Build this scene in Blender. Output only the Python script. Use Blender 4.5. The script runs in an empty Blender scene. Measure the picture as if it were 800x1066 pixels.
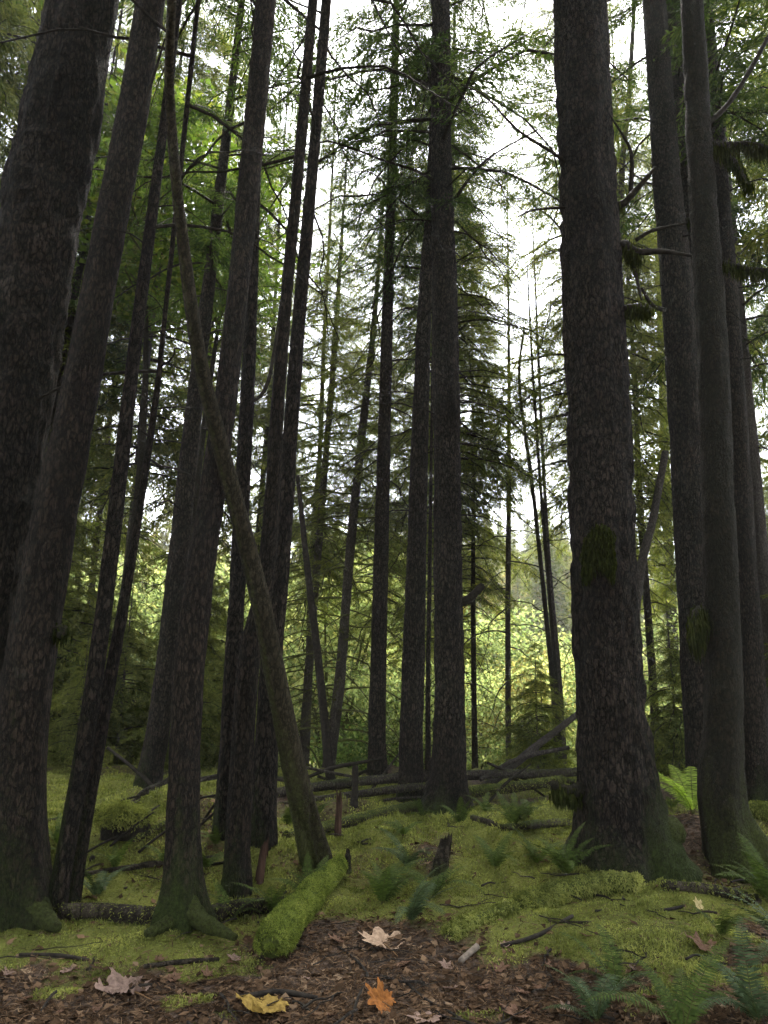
import bpy, math, random
import numpy as np
from mathutils import Matrix, Vector

SC = bpy.context.scene
COL = SC.collection
RNG = np.random.default_rng(11)
random.seed(5)

# ------------------------------------------------------------------ camera
CAM = np.array([0.0, 0.0, 1.3])
FOC, CX, CY = 770.0, 400.0, 533.0            # focal length and centre, in pixels of the 800 x 1066 photograph
TH, RO = math.radians(13.7), math.radians(1.2)
FW = np.array([0, math.cos(TH), math.sin(TH)])
_r0, _u0 = np.array([1.0, 0, 0]), np.array([0, -math.sin(TH), math.cos(TH)])
RT = math.cos(RO) * _r0 + math.sin(RO) * _u0
UP = -math.sin(RO) * _r0 + math.cos(RO) * _u0

cam = bpy.data.cameras.new("camera")
cam.sensor_fit = 'VERTICAL'; cam.sensor_height = 36.0; cam.lens = FOC / 1066 * 36.0
cam.clip_start = 0.05; cam.clip_end = 3000
co = bpy.data.objects.new("camera", cam); COL.objects.link(co)
M = Matrix.Identity(4)
for i in range(3):
    M[i][0], M[i][1], M[i][2], M[i][3] = RT[i], UP[i], -FW[i], CAM[i]
co.matrix_world = M
SC.camera = co

def ray(px, py):
    d = FW + RT * (px - CX) / FOC - UP * (py - CY) / FOC
    return d / np.linalg.norm(d)
def at_y(px, py, Y):
    d = ray(px, py); return CAM + d * (Y / d[1])
def flat(px, py):
    d = ray(px, py); return CAM + d * (-CAM[2] / d[2])
def pix(P):                                   # metres per pixel at a point
    return float(np.dot(np.asarray(P) - CAM, FW)) / FOC

# ------------------------------------------------------------------ noise
_T = np.random.default_rng(3).random((64, 64, 64)).astype(np.float32) * 2 - 1
def vnoise(x, y, z=0.0):
    x, y, z = np.broadcast_arrays(np.asarray(x, float), np.asarray(y, float), np.asarray(z, float))
    xi, yi, zi = np.floor(x).astype(int), np.floor(y).astype(int), np.floor(z).astype(int)
    fx, fy, fz = x - xi, y - yi, z - zi
    fx, fy, fz = (f * f * (3 - 2 * f) for f in (fx, fy, fz))
    a = lambda i, j, k: _T[(xi + i) & 63, (yi + j) & 63, (zi + k) & 63]
    l = lambda p, q, t: p + (q - p) * t
    return l(l(l(a(0,0,0), a(1,0,0), fx), l(a(0,1,0), a(1,1,0), fx), fy),
             l(l(a(0,0,1), a(1,0,1), fx), l(a(0,1,1), a(1,1,1), fx), fy), fz)
def fbm(x, y, z=0.0, o=3):
    s, a = 0, 1.0
    for i in range(o):
        s = s + a * vnoise(np.asarray(x) * 2**i + 17.3*i, np.asarray(y) * 2**i + 5.1*i, np.asarray(z) * 2**i); a *= .5
    return s
def sst(a, b, x):
    t = np.clip((np.asarray(x, float) - a) / (b - a), 0, 1); return t * t * (3 - 2 * t)

# ------------------------------------------------------------------ terrain
BUMPS = []
for (px, py, h, rx, ry) in [(722,890,.26,.50,.55), (378,897,.17,.55,.45), (480,897,.24,.62,.50), (560,882,.10,.6,.6),
                            (120,888,.26,1.3,1.0), (640,915,.10,.7,.5), (470,868,.13,.26,.22), (395,862,.12,.28,.2), (555,898,.12,.25,.2), (260,872,.14,.35,.3), (180,888,.14,.32,.26), (505,925,.10,.24,.18), (250,905,.06,.6,.6), (800,880,.28,.7,.8),
                            (200,975,.04,1.2,.3), (560,985,.05,.6,.35), (690,985,.07,.5,.3), (390,930,-.05,.4,.4), (318,868,.15,.40,.32), (418,878,.14,.30,.26), (525,892,.16,.34,.28), (300,912,.08,.3,.25), (232,893,.15,.42,.36), (440,915,.12,.28,.22), (545,915,.12,.34,.25), (600,935,.10,.3,.2), (150,912,.12,.4,.25), (75,905,.14,.4,.3), (575,858,.18,.5,.4), (350,845,.14,.45,.4), (500,862,.14,.35,.35), (715,950,.10,.35,.16), (650,958,.08,.25,.14)]:
    c = flat(px, py); BUMPS.append((c[0], c[1], h, rx, ry))
def terrain(x, y, fine=True):
    x, y = np.asarray(x, float), np.asarray(y, float)
    z = 0.10 * fbm(x * .35 + 4.2, y * .35 + 9.1, .5, 2)
    for (a, b, h, rx, ry) in BUMPS:
        z = z + h * np.exp(-((x - a) / rx)**2 - ((y - b) / ry)**2)
    near = 1 - sst(16, 40, y)
    hum = 0.075 * fbm(x * 1.7, y * 1.7, 2.5, 3) + 0.09 * np.abs(vnoise(x * 1.1 + 3, y * 1.1, 7.7))
    z = z + hum * (0.35 + .65 * sst(4.2, 5.4, y)) * near - 0.02
    if fine:
        z = z + (0.012 * fbm(x * 9, y * 9, 4.5, 2)) * (1 - sst(10, 16, np.abs(y)))
    z = z * (0.25 + .75 * sst(1.2, 4.0, y))
    crest = 12.6 + 1.2 * vnoise(x * .2 + 8, 1.3, .2)
    z = z - 3.2 * sst(0, 13, y - crest)
    z = z + 29 * sst(62, 210, y + 14 * vnoise(x * .02, 3.3, 1.1)) + sst(25, 60, y) * .8 * fbm(x * .06, y * .06, 5.5, 2)
    z = z + 5 * sst(14, 60, np.abs(x)) * (1 - sst(60, 120, y))
    return z
def hit(px, py):
    d = ray(px, py); t = 2.0
    for _ in range(900):
        p = CAM + d * t
        g = float(terrain(p[0], p[1]))
        if p[2] <= g: break
        t += max(.006, (p[2] - g) * .5)
    return CAM + d * t
def on(x, y): return np.array([x, y, float(terrain(x, y))])

def moss_mask(x, y):
    """1 where moss grows, 0 for brown needle litter and for painted dark hollows."""
    n = fbm(x * 1.1 + 2.2, y * 1.1, 3.1, 3)
    n2 = fbm(x * 3.4, y * 3.4, 8.1, 2)
    m = sst(3.75, 4.75, y + .55 * n + .35 * n2 - .10 * x)                # the trodden foreground is bare
    strip = np.exp(-((y - 4.62) / .22)**2) * sst(-.1, -.7, x)          # green strip left of the log
    m = np.maximum(m, strip * (.7 + .6 * n2))
    patch = sst(.10, .42, n2 + .35 * n) * sst(3.0, 4.0, y)
    m = np.maximum(m, patch * .8)
    right = sst(.9, 1.6, x) * sst(3.6, 4.2, y) * (.35 + .7 * n2)
    m = np.maximum(m, np.clip(right, 0, .75))
    c = BUMPS[0]
    m = m * (1 - .95 * np.exp(-((x - c[0] + .12) / .34)**2 - ((y - c[1] + .15) / .38)**2))
    m = m * (1 - .75 * np.exp(-((x + .05) / .70)**2 - ((y - 4.3) / .5)**2))
    m = m * (1 - .6 * sst(.15, .5, fbm(x * .8 + 31, y * .8, 6.1, 2)) * sst(4.5, 6, y))  # broad brown patches, put in as darker hollows
    m = m * (1 - .5 * sst(.25, .55, fbm(x * 2.1 + 3, y * 1.6, 2.1, 3)) * sst(4.8, 5.6, y))  # smaller brown patches painting shaded hollows into the flat-lit moss
    return np.clip(m, 0, 1)

# ------------------------------------------------------------------ mesh helpers
def link(name, me, parent=None, loc=None):
    o = bpy.data.objects.new(name, me); COL.objects.link(o)
    if parent is not None: o.parent = parent
    if loc is not None: o.location = [float(v) for v in loc]
    return o
def make_mesh(name, verts, groups, mats, smooth=False, attr=None):
    """groups: list of (faces int array [n,k], material index)"""
    me = bpy.data.meshes.new(name)
    verts = np.asarray(verts, np.float32)
    me.vertices.add(len(verts)); me.vertices.foreach_set("co", verts.ravel())
    groups = [(np.asarray(f, np.int32), m) for f, m in groups if len(f)]
    nl = sum(f.size for f, _ in groups); nf = sum(len(f) for f, _ in groups)
    me.loops.add(nl); me.polygons.add(nf)
    me.loops.foreach_set("vertex_index", np.concatenate([f.ravel() for f, _ in groups]))
    tot = np.concatenate([np.full(len(f), f.shape[1], np.int32) for f, _ in groups])
    st = np.concatenate([[0], np.cumsum(tot)[:-1]]).astype(np.int32)
    me.polygons.foreach_set("loop_start", st)
    me.polygons.foreach_set("material_index", np.concatenate([np.full(len(f), m, np.int32) for f, m in groups]))
    me.polygons.foreach_set("use_smooth", np.full(nf, bool(smooth)))
    for m in mats: me.materials.append(m)
    if attr:
        for k, v in attr.items():
            a = me.attributes.new(k, 'FLOAT', 'POINT'); a.data.foreach_set("value", np.asarray(v, np.float32).ravel())
    me.update(calc_edges=True)
    return me
def quads(Q):                                   # [n,k,3] loose faces -> verts, faces
    Q = np.asarray(Q); n, k = Q.shape[:2]
    return Q.reshape(-1, 3), np.arange(n * k).reshape(n, k)
class MB:
    """collects pieces and links them as one mesh object"""
    def __init__(s): s.v, s.g, s.n = [], [], 0
    def add(s, v, f, m=0):
        v = np.asarray(v, float)
        if len(v) == 0: return
        s.v.append(v); s.g.append((np.asarray(f) + s.n, m)); s.n += len(v)
    def mesh(s, name, mats, smooth=False, attr=None): return make_mesh(name, np.concatenate(s.v), s.g, mats, smooth, attr)
def frames(P):
    T = np.gradient(P, axis=0); T /= np.linalg.norm(T, axis=1, keepdims=True) + 1e-9
    ref = np.array([0, 1.0, 0]) if abs(T[:, 1]).mean() < .75 else np.array([1.0, 0, 0])
    A = np.cross(T, ref); A /= np.linalg.norm(A, axis=1, keepdims=True) + 1e-9
    B = np.cross(T, A)
    return T, A, B
def tube(P, R, sides=6, cap=True, fn=None):
    """fn(theta grid, axis-index grid) -> radius factor"""
    P = np.asarray(P, float); R = np.asarray(R, float) * np.ones(len(P)); n = len(P)
    T, A, B = frames(P)
    th = np.linspace(0, 2 * math.pi, sides, endpoint=False)
    rr = R[:, None] * np.ones(sides)
    if fn is not None: rr = rr * fn(th[None, :], np.arange(n)[:, None])
    V = P[:, None, :] + rr[..., None] * (np.cos(th)[None, :, None] * A[:, None, :] + np.sin(th)[None, :, None] * B[:, None, :])
    i = np.arange(n - 1)[:, None] * sides; j = np.arange(sides)[None, :]; k = (j + 1) % sides
    F = np.stack([i + j, i + k, i + sides + k, i + sides + j], -1).reshape(-1, 4)
    V = V.reshape(-1, 3)
    if cap:                                       # close both ends with quads onto a doubled centre ring
        c0, c1 = len(V), len(V) + 1
        V = np.vstack([V, P[0] - T[0] * R[0] * .25, P[-1] + T[-1] * R[-1] * .35])
        j = np.arange(0, sides, 2); e = (n - 1) * sides
        F0 = np.stack([np.full_like(j, c0), (j + 2) % sides, (j + 1) % sides, j], -1)
        F1 = np.stack([np.full_like(j, c1), e + j, e + (j + 1) % sides, e + (j + 2) % sides], -1)
        F = np.vstack([F, F0, F1])
    return V, F
def curve(K, n):
    """Catmull-Rom through the rows of K (any number of columns)."""
    K = np.asarray(K, float)
    if len(K) == 2: return K[0] + (K[1] - K[0]) * np.linspace(0, 1, n)[:, None]
    E = np.vstack([2 * K[0] - K[1], K, 2 * K[-1] - K[-2]])
    d = np.concatenate([[0], np.cumsum(np.linalg.norm(np.diff(K[:, :3], axis=0), axis=1))])
    t = np.interp(np.linspace(0, d[-1], n), d, np.arange(len(K)))
    i = np.minimum(t.astype(int), len(K) - 2); f = (t - i)[:, None]
    a, b, c, e = E[i], E[i + 1], E[i + 2], E[i + 3]
    return .5 * (2 * b + (c - a) * f + (2 * a - 5 * b + 4 * c - e) * f**2 + (3 * b - a - 3 * c + e) * f**3)
def tag(o, label=None, cat=None, group=None, kind=None):
    if label: o['label'] = label
    if cat: o['category'] = cat
    if group: o['group'] = group
    if kind: o['kind'] = kind
    return o
def empty(name, loc, rz=0.0):
    o = bpy.data.objects.new(name, None); COL.objects.link(o)
    o.location = [float(v) for v in loc]; o.rotation_euler = (0, 0, rz); o.empty_display_size = .1
    return o
def copy_tree(o, parent=None):
    c = o.copy(); COL.objects.link(c)
    if parent is not None: c.parent = parent
    for ch in [x for x in KIDS.get(o.name, [])]: copy_tree(ch, c)
    return c
KIDS = {}
def child(name, me, parent):
    o = link(name, me, parent); KIDS.setdefault(parent.name, []).append(o); return o

# ------------------------------------------------------------------ materials
class NT:
    def __init__(s, name):
        s.m = bpy.data.materials.new(name); s.m.use_nodes = True; s.t = s.m.node_tree; s.t.nodes.clear()
        s.out = s.n('ShaderNodeOutputMaterial')
    def n(s, k, **kw):
        o = s.t.nodes.new(k)
        for a, v in kw.items(): setattr(o, a, v)
        return o
    def l(s, a, b): s.t.links.new(a, b)
    def val(s, sock, v):
        if hasattr(v, 'is_linked') or isinstance(v, bpy.types.NodeSocket): s.l(v, sock)
        else: sock.default_value = v
    def noise(s, vec, scale, detail=4, rough=.55, dist=0):
        o = s.n('ShaderNodeTexNoise'); o.inputs['Scale'].default_value = scale; o.inputs['Detail'].default_value = detail
        o.inputs['Roughness'].default_value = rough; o.inputs['Distortion'].default_value = dist
        if vec is not None: s.l(vec, o.inputs['Vector'])
        return o.outputs['Fac']
    def mapping(s, scale, kind='Object'):
        tc = s.n('ShaderNodeTexCoord'); mp = s.n('ShaderNodeMapping'); mp.inputs['Scale'].default_value = scale
        s.l(tc.outputs[kind], mp.inputs['Vector']); return mp.outputs['Vector']
    def ramp(s, fac, stops):
        r = s.n('ShaderNodeValToRGB'); e = r.color_ramp.elements
        while len(e) < len(stops): e.new(.5)
        for x, (p, c) in zip(e, stops): x.position = p; x.color = (*c, 1) if len(c) == 3 else c
        s.l(fac, r.inputs['Fac']); return r.outputs['Color']
    def mix(s, fac, a, b, mode='MIX'):
        o = s.n('ShaderNodeMix', data_type='RGBA', blend_type=mode)
        s.val(o.inputs[0], fac); s.val(o.inputs[6], a if not isinstance(a, tuple) else (*a, 1)); s.val(o.inputs[7], b if not isinstance(b, tuple) else (*b, 1))
        return o.outputs[2]
    def math(s, op, a, b=0.0, c=None, clamp=False):
        o = s.n('ShaderNodeMath', operation=op, use_clamp=clamp); s.val(o.inputs[0], a); s.val(o.inputs[1], b)
        if c is not None: s.val(o.inputs[2], c)
        return o.outputs[0]
    def attr(s, name):
        o = s.n('ShaderNodeAttribute', attribute_name=name); return o.outputs['Fac']
    def bump(s, h, strength, dist, prev=None):
        o = s.n('ShaderNodeBump'); o.inputs['Strength'].default_value = strength; o.inputs['Distance'].default_value = dist
        s.l(h, o.inputs['Height'])
        if prev is not None: s.l(prev, o.inputs['Normal'])
        return o.outputs['Normal']
    def bsdf(s, col, rough=.9, spec=.15, normal=None):
        b = s.n('ShaderNodeBsdfPrincipled'); s.val(b.inputs['Base Color'], col if not isinstance(col, tuple) else (*col, 1))
        b.inputs['Roughness'].default_value = rough; b.inputs['Specular IOR Level'].default_value = spec
        if normal is not None: s.l(normal, b.inputs['Normal'])
        return b.outputs[0]
    def done(s, sh): s.l(sh, s.out.inputs['Surface']); return s.m

def mat_bark(name, dark, light, sx=28, sz=12, bump=.04, moss=(.030, .042, .010)):
    t = NT(name)
    v = t.mapping((sx, sx, sz))
    w = t.n('ShaderNodeTexNoise'); w.inputs['Scale'].default_value = .55; w.inputs['Detail'].default_value = 5; w.inputs['Roughness'].default_value = .7; t.l(v, w.inputs['Vector']); w = w.outputs['Color']; wv = t.n('ShaderNodeVectorMath', operation='ADD'); t.l(v, wv.inputs[0])
    sc_ = t.n('ShaderNodeVectorMath', operation='SCALE'); sc_.inputs['Scale'].default_value = 2.4; t.l(w, sc_.inputs[0]); t.l(sc_.outputs[0], wv.inputs[1])
    vo = t.n('ShaderNodeTexVoronoi', feature='DISTANCE_TO_EDGE'); vo.inputs['Scale'].default_value = 1.0; t.l(wv.outputs[0], vo.inputs['Vector'])
    vc = t.n('ShaderNodeTexVoronoi', feature='F1'); vc.inputs['Scale'].default_value = 1.0; t.l(wv.outputs[0], vc.inputs['Vector'])
    edge = t.math('MINIMUM', t.math('MULTIPLY', vo.outputs['Distance'], 5.0), 1.0)
    fine = t.noise(t.mapping((40, 40, 14)), 1.2, 5, .65)
    big = t.noise(t.mapping((2.2, 2.2, 1.0)), 1.0, 4)
    plate = t.n('ShaderNodeSeparateColor'); t.l(vc.outputs['Color'], plate.inputs[0])
    rg_ = t.noise(t.mapping((sx * 1.5, sx * 1.5, sz * .8)), 1.0, 6, .68, .6)
    ridge = t.math('SUBTRACT', 1.0, t.math('MULTIPLY', t.math('ABSOLUTE', t.math('SUBTRACT', rg_, .5)), 3.6), clamp=True)      # furrows where the noise crosses its middle
    crack = t.math('SUBTRACT', 1.0, t.math('POWER', ridge, 3.0))
    h = t.math('ADD', t.math('MULTIPLY', edge, .7), t.math('MULTIPLY', fine, .6))
    h = t.math('ADD', h, t.math('MULTIPLY', crack, 1.0))
    h = t.math('ADD', h, t.math('MULTIPLY', plate.outputs[0], .35))
    f = t.math('ADD', t.math('MULTIPLY', fine, .75), t.math('MULTIPLY', plate.outputs[1], .15))
    f = t.math('MULTIPLY', f, t.math('ADD', t.math('MULTIPLY', edge, .55), t.math('MULTIPLY', crack, .50)))
    col = t.ramp(f, [(.15, dark), (.75, light)])
    col = t.mix(t.math('MULTIPLY', t.math('SUBTRACT', big, .35, clamp=True), 1.6, clamp=True), col, tuple(c * .55 for c in dark))
    lich = t.math('MULTIPLY', t.math('SUBTRACT', t.noise(t.mapping((9, 9, 7)), 1.0, 4, .6), .63, clamp=True), 7, clamp=True)
    col = t.mix(t.math('MULTIPLY', lich, .4), col, (.06, .065, .048))
    mn = t.noise(t.mapping((26, 26, 20)), 1.0, 5, .7)
    mf = t.math('MULTIPLY', t.math('SUBTRACT', t.math('ADD', t.attr('moss'), t.math('MULTIPLY', mn, .6)), .55), 3.0, clamp=True)
    mc = t.ramp(t.noise(t.mapping((60, 60, 60)), 1.0, 3), [(.3, tuple(c * .55 for c in moss)), (.7, tuple(c * 1.5 for c in moss))])
    col = t.mix(mf, col, mc)
    n = t.bump(h, 1.0, bump)
    n = t.bump(mn, .6, .02, n)
    return t.done(t.bsdf(col, .92, .12, n))
def mat_leaf(name, stops, trans=.35, tcol=1.5, gloss=False, vary=.25, patch=.9, pw=.35, tb=.55):
    t = NT(name)
    g = t.n('ShaderNodeNewGeometry'); oi = t.n('ShaderNodeObjectInfo')
    r = t.math('ADD', t.math('MULTIPLY', g.outputs['Random Per Island'], 1 - vary), t.math('MULTIPLY', oi.outputs['Random'], vary))
    big = t.noise(t.mapping((patch,) * 3), 1.0, 4, .6)
    r = t.math('ADD', t.math('MULTIPLY', r, 1 - pw), t.math('MULTIPLY', t.math('ADD', t.math('MULTIPLY', t.math('SUBTRACT', big, .5), 1.9), .5), pw))
    col = t.ramp(r, stops)
    if gloss: a = t.bsdf(col, .75, .06)
    else:
        d = t.n('ShaderNodeBsdfDiffuse'); t.l(col, d.inputs['Color']); a = d.outputs[0]
    tr = t.n('ShaderNodeBsdfTranslucent'); t.l(t.mix(1.0, col, (tcol, tcol * 1.05, tcol * tb), 'MULTIPLY'), tr.inputs['Color'])
    m = t.n('ShaderNodeMixShader'); m.inputs[0].default_value = trans; t.l(a, m.inputs[1]); t.l(tr.outputs[0], m.inputs[2])
    return t.done(m.outputs[0])
def mat_ground():
    t = NT("forest_floor")
    m = t.attr('moss')
    mn = t.noise(t.mapping((14, 14, 14)), 1.0, 5, .65); md = t.noise(t.mapping((70, 70, 70)), 1.0, 4, .7); ml = t.noise(t.mapping((2.1, 2.1, 2.1)), 1.0, 4)
    f = t.math('MULTIPLY', t.math('SUBTRACT', t.math('ADD', m, t.math('MULTIPLY', mn, .5)), .55), 3.2, clamp=True)
    green = t.ramp(t.math('ADD', t.math('MULTIPLY', md, .6), t.math('MULTIPLY', ml, .5)), [(.3, (.022, .027, .007)), (.55, (.08, .088, .018)), (.8, (.16, .165, .036))])
    vo = t.n('ShaderNodeTexVoronoi', feature='F1'); vo.inputs['Scale'].default_value = 42; t.l(t.mapping((1, 1, 1)), vo.inputs['Vector'])
    sp = t.n('ShaderNodeSeparateColor'); t.l(vo.outputs['Color'], sp.inputs[0])
    brown = t.ramp(t.math('ADD', t.math('MULTIPLY', md, .6), t.math('MULTIPLY', sp.outputs[0], .4)), [(.2, (.011, .008, .006)), (.5, (.034, .024, .017)), (.8, (.085, .06, .044))])
    col = t.mix(f, brown, green)
    h = t.math('ADD', t.math('MULTIPLY', md, .7), t.math('MULTIPLY', sp.outputs[1], .4))
    n = t.bump(h, .9, .02); n = t.bump(mn, .7, .05, n)
    return t.done(t.bsdf(col, .95, .08, n))
def mat_flat(name, c1, c2, scale=25, rough=.8, bump=.01, trans=0.0, st=(1, 1, 1)):
    t = NT(name)
    nz = t.noise(t.mapping(tuple(scale * q for q in st)), 1.0, 5, .6)
    col = t.ramp(nz, [(.3, c1), (.7, c2)])
    s = t.bsdf(col, rough, .06, t.bump(nz, .8, bump))
    if trans:
        tr = t.n('ShaderNodeBsdfTranslucent'); t.l(col, tr.inputs['Color'])
        m = t.n('ShaderNodeMixShader'); m.inputs[0].default_value = trans; t.l(s, m.inputs[1]); t.l(tr.outputs[0], m.inputs[2]); s = m.outputs[0]
    return t.done(s)

BARK = mat_bark("bark_furrowed", (.007, .0055, .004), (.115, .088, .064))
BARK_RED = mat_bark("bark_reddish", (.009, .007, .005), (.105, .077, .054), 34, 13, .028)
BARK_GREY = mat_bark("bark_grey", (.03, .025, .021), (.18, .155, .125), 40, 16, .016)
BARK_MOSS = mat_bark("bark_mossy", (.016, .014, .009), (.056, .046, .028), 30, 14, .028, (.045, .055, .014))
TWIG = mat_flat("twig_bark", (.007, .006, .005), (.026, .022, .017), 30)
TWIG_MOSS = mat_flat("mossy_twig", (.018, .02, .007), (.065, .068, .02), 18)
NEEDLE = mat_leaf("hemlock_needles", [(.2, (.016, .028, .012)), (.5, (.035, .056, .020)), (.8, (.075, .10, .030))], .35)
NEEDLE_MID = mat_leaf("lit_hemlock_sprays", [(.2, (.036, .048, .014)), (.5, (.078, .095, .026)), (.85, (.17, .175, .045))], .42)  # lighter copy of the hemlock needles, brightness of lit boughs in the colour
NEEDLE_FAR = mat_leaf("sunlit_needles", [(.2, (.055, .075, .022)), (.5, (.11, .13, .038)), (.85, (.22, .20, .055))], .4, vary=.6)  # sunlight on the far hillside is put into the needle colour
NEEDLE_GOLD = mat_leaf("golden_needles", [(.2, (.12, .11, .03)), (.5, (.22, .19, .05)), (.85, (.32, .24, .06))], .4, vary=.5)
LEAF_MAPLE = mat_leaf("maple_foliage", [(.2, (.035, .06, .012)), (.55, (.065, .10, .018)), (.85, (.15, .155, .026))], .5, 1.4)
LEAF_LIT = mat_leaf("lit_understory_leaves", [(.2, (.07, .10, .035)), (.5, (.15, .185, .065)), (.8, (.29, .29, .10)), (.95, (.32, .23, .06))], .6, 1.5, tb=.95)  # leaf tones raised so the colour carries the light of the clearing
FERN = mat_leaf("fern_green", [(.2, (.020, .034, .008)), (.55, (.042, .064, .014)), (.9, (.080, .105, .026))], .25, 1.3, True)
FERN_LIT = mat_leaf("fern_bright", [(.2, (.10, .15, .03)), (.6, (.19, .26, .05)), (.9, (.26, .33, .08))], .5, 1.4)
FERN_BLUE = mat_leaf("fern_bluish", [(.2, (.018, .030, .012)), (.55, (.038, .058, .026)), (.9, (.075, .10, .052))], .15, 1.0, True)
MOSS = mat_leaf("moss_shoots", [(.12, (.030, .038, .008)), (.36, (.084, .097, .028)), (.66, (.195, .208, .062)), (.95, (.34, .34, .10))], .35, 1.3, vary=.0, patch=3.6, pw=.72)  # patch contrast raised to paint deeper, shaded hollows into the moss
MOSS_BRIGHT = mat_leaf("bright_moss_shoots", [(.12, (.026, .036, .008)), (.42, (.082, .108, .023)), (.72, (.165, .195, .043)), (.95, (.27, .28, .075))], .35, 1.3, vary=.0, patch=9, pw=.55)
MOSS_DARK = mat_leaf("hanging_moss", [(.2, (.010, .013, .004)), (.6, (.026, .031, .009)), (.9, (.05, .055, .017))], .3, 1.3)
MOSS_PAD = mat_flat("moss_mat", (.018, .026, .006), (.07, .085, .018), 45, .95, .02)
LITTER = mat_leaf("leaf_litter", [(.1, (.013, .009, .006)), (.45, (.048, .030, .018)), (.75, (.105, .067, .040)), (.93, (.20, .145, .095))], .05, 1.0, vary=.0)
BARK_POLE = mat_bark("bark_weathered", (.024, .020, .011), (.13, .105, .062), 30, 12, .02, (.06, .068, .018))
WOOD = mat_bark("rotting_wood", (.020, .016, .011), (.115, .092, .068), 12, 12, .02, (.045, .06, .014))
SNAG = mat_flat("red_rotten_wood", (.016, .010, .007), (.065, .038, .027), 9, .9, .03, 0, (3, 3, .5))
GROUND = mat_ground()

# ------------------------------------------------------------------ world and light
W = bpy.data.worlds.new("World"); SC.world = W; W.use_nodes = True
wt = W.node_tree; bg = wt.nodes['Background']
sky = wt.nodes.new('ShaderNodeTexSky'); sky.sky_type = 'NISHITA'; sky.sun_disc = False
SUN_EL, SUN_AZ = math.radians(57), math.radians(12)      # ahead of the camera, over the clearing
sky.sun_elevation = SUN_EL; sky.sun_rotation = SUN_AZ
sky.air_density = 1.0; sky.dust_density = 1.0; sky.ozone_density = 1.0
hs = wt.nodes.new('ShaderNodeHueSaturation'); hs.inputs['Saturation'].default_value = .22      # overcast: the blue is hidden by cloud
wt.links.new(sky.outputs[0], hs.inputs['Color']); wt.links.new(hs.outputs[0], bg.inputs['Color'])
bg.inputs['Strength'].default_value = .05
sl = bpy.data.lights.new("sun", 'SUN'); sl.energy = 1.5; sl.angle = math.radians(25); sl.color = (1, .95, .87)
so = bpy.data.objects.new("sun", sl); COL.objects.link(so)
sd = Vector((math.sin(SUN_AZ) * math.cos(SUN_EL), math.cos(SUN_AZ) * math.cos(SUN_EL), math.sin(SUN_EL)))
so.rotation_euler = sd.to_track_quat('Z', 'Y').to_euler(); so.location = (0, 0, 40)

SC.view_settings.view_transform = 'Standard'; SC.view_settings.look = 'None'
SC.view_settings.exposure = 4.2; SC.view_settings.gamma = 1
cy = SC.cycles
cy.max_bounces = 4; cy.diffuse_bounces = 3; cy.glossy_bounces = 1; cy.transmission_bounces = 3; cy.transparent_max_bounces = 4
cy.caustics_reflective = False; cy.caustics_refractive = False
cy.use_denoising = True
try: cy.denoiser = 'OPENIMAGEDENOISE'
except Exception: pass
cy.use_adaptive_sampling = True; cy.adaptive_threshold = .04

# ------------------------------------------------------------------ ground
def axis(segs):
    return np.unique(np.concatenate([np.linspace(a, b, max(2, int(round((b - a) / s)) + 1)) for a, b, s in segs]))
gx = axis([(-300, -60, 20), (-60, -16, 2.5), (-16, -7, .4), (-7, -3.4, .08), (-3.4, 3.8, .032), (3.8, 7, .08), (7, 16, .4), (16, 60, 2.5), (60, 300, 20)])
gy = axis([(-60, -10, 5), (-10, 2, .5), (2, 3.0, .08), (3.0, 7.5, .032), (7.5, 13, .07), (13, 18, .25), (18, 60, 1.5), (60, 240, 6), (240, 320, 20)])
X, Y = np.meshgrid(gx, gy)
Z = terrain(X, Y)
nx, ny = len(gx), len(gy)
idx = np.arange(nx * ny).reshape(ny, nx)
F = np.stack([idx[:-1, :-1], idx[:-1, 1:], idx[1:, 1:], idx[1:, :-1]], -1).reshape(-1, 4)
mask = moss_mask(X, Y)
mk = np.where(Y > 16, .8, mask)
g = link("ground", make_mesh("ground", np.stack([X, Y, Z], -1).reshape(-1, 3), [(F, 0)], [GROUND], True, {'moss': mk}))
tag(g, kind='structure')

def normals(x, y, e=.02):
    dx = (terrain(x + e, y) - terrain(x - e, y)) / (2 * e); dy = (terrain(x, y + e) - terrain(x, y - e)) / (2 * e)
    n = np.stack([-dx, -dy, np.ones_like(dx)], -1); return n / np.linalg.norm(n, axis=-1, keepdims=True)
def blades(P, N, L, Wd, lean, rng):
    """one bent triangle pair per shoot"""
    n = len(P)
    t = rng.normal(size=(n, 3)); t -= (t * N).sum(1, keepdims=True) * N; t /= np.linalg.norm(t, axis=1, keepdims=True) + 1e-9
    s = np.cross(N, t)
    d = N * np.cos(lean)[:, None] + t * np.sin(lean)[:, None]
    tip = P + d * L[:, None]; mid = P + (N * np.cos(lean * .5)[:, None] + t * np.sin(lean * .5)[:, None]) * (L * .5)[:, None]
    w = s * (Wd * .5)[:, None]
    return np.stack([P - w * .4, mid - w, tip, mid + w], 1)
def scatter(n, rng, y0=2.7, y1=13.2, p=1.4, wide=.85):
    u = rng.random(n); a = 1 - p
    y = (y0**a + u * (y1**a - y0**a))**(1 / a)
    x = (rng.random(n) * 2 - 1) * (wide * y + .6)
    return x, y

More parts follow.
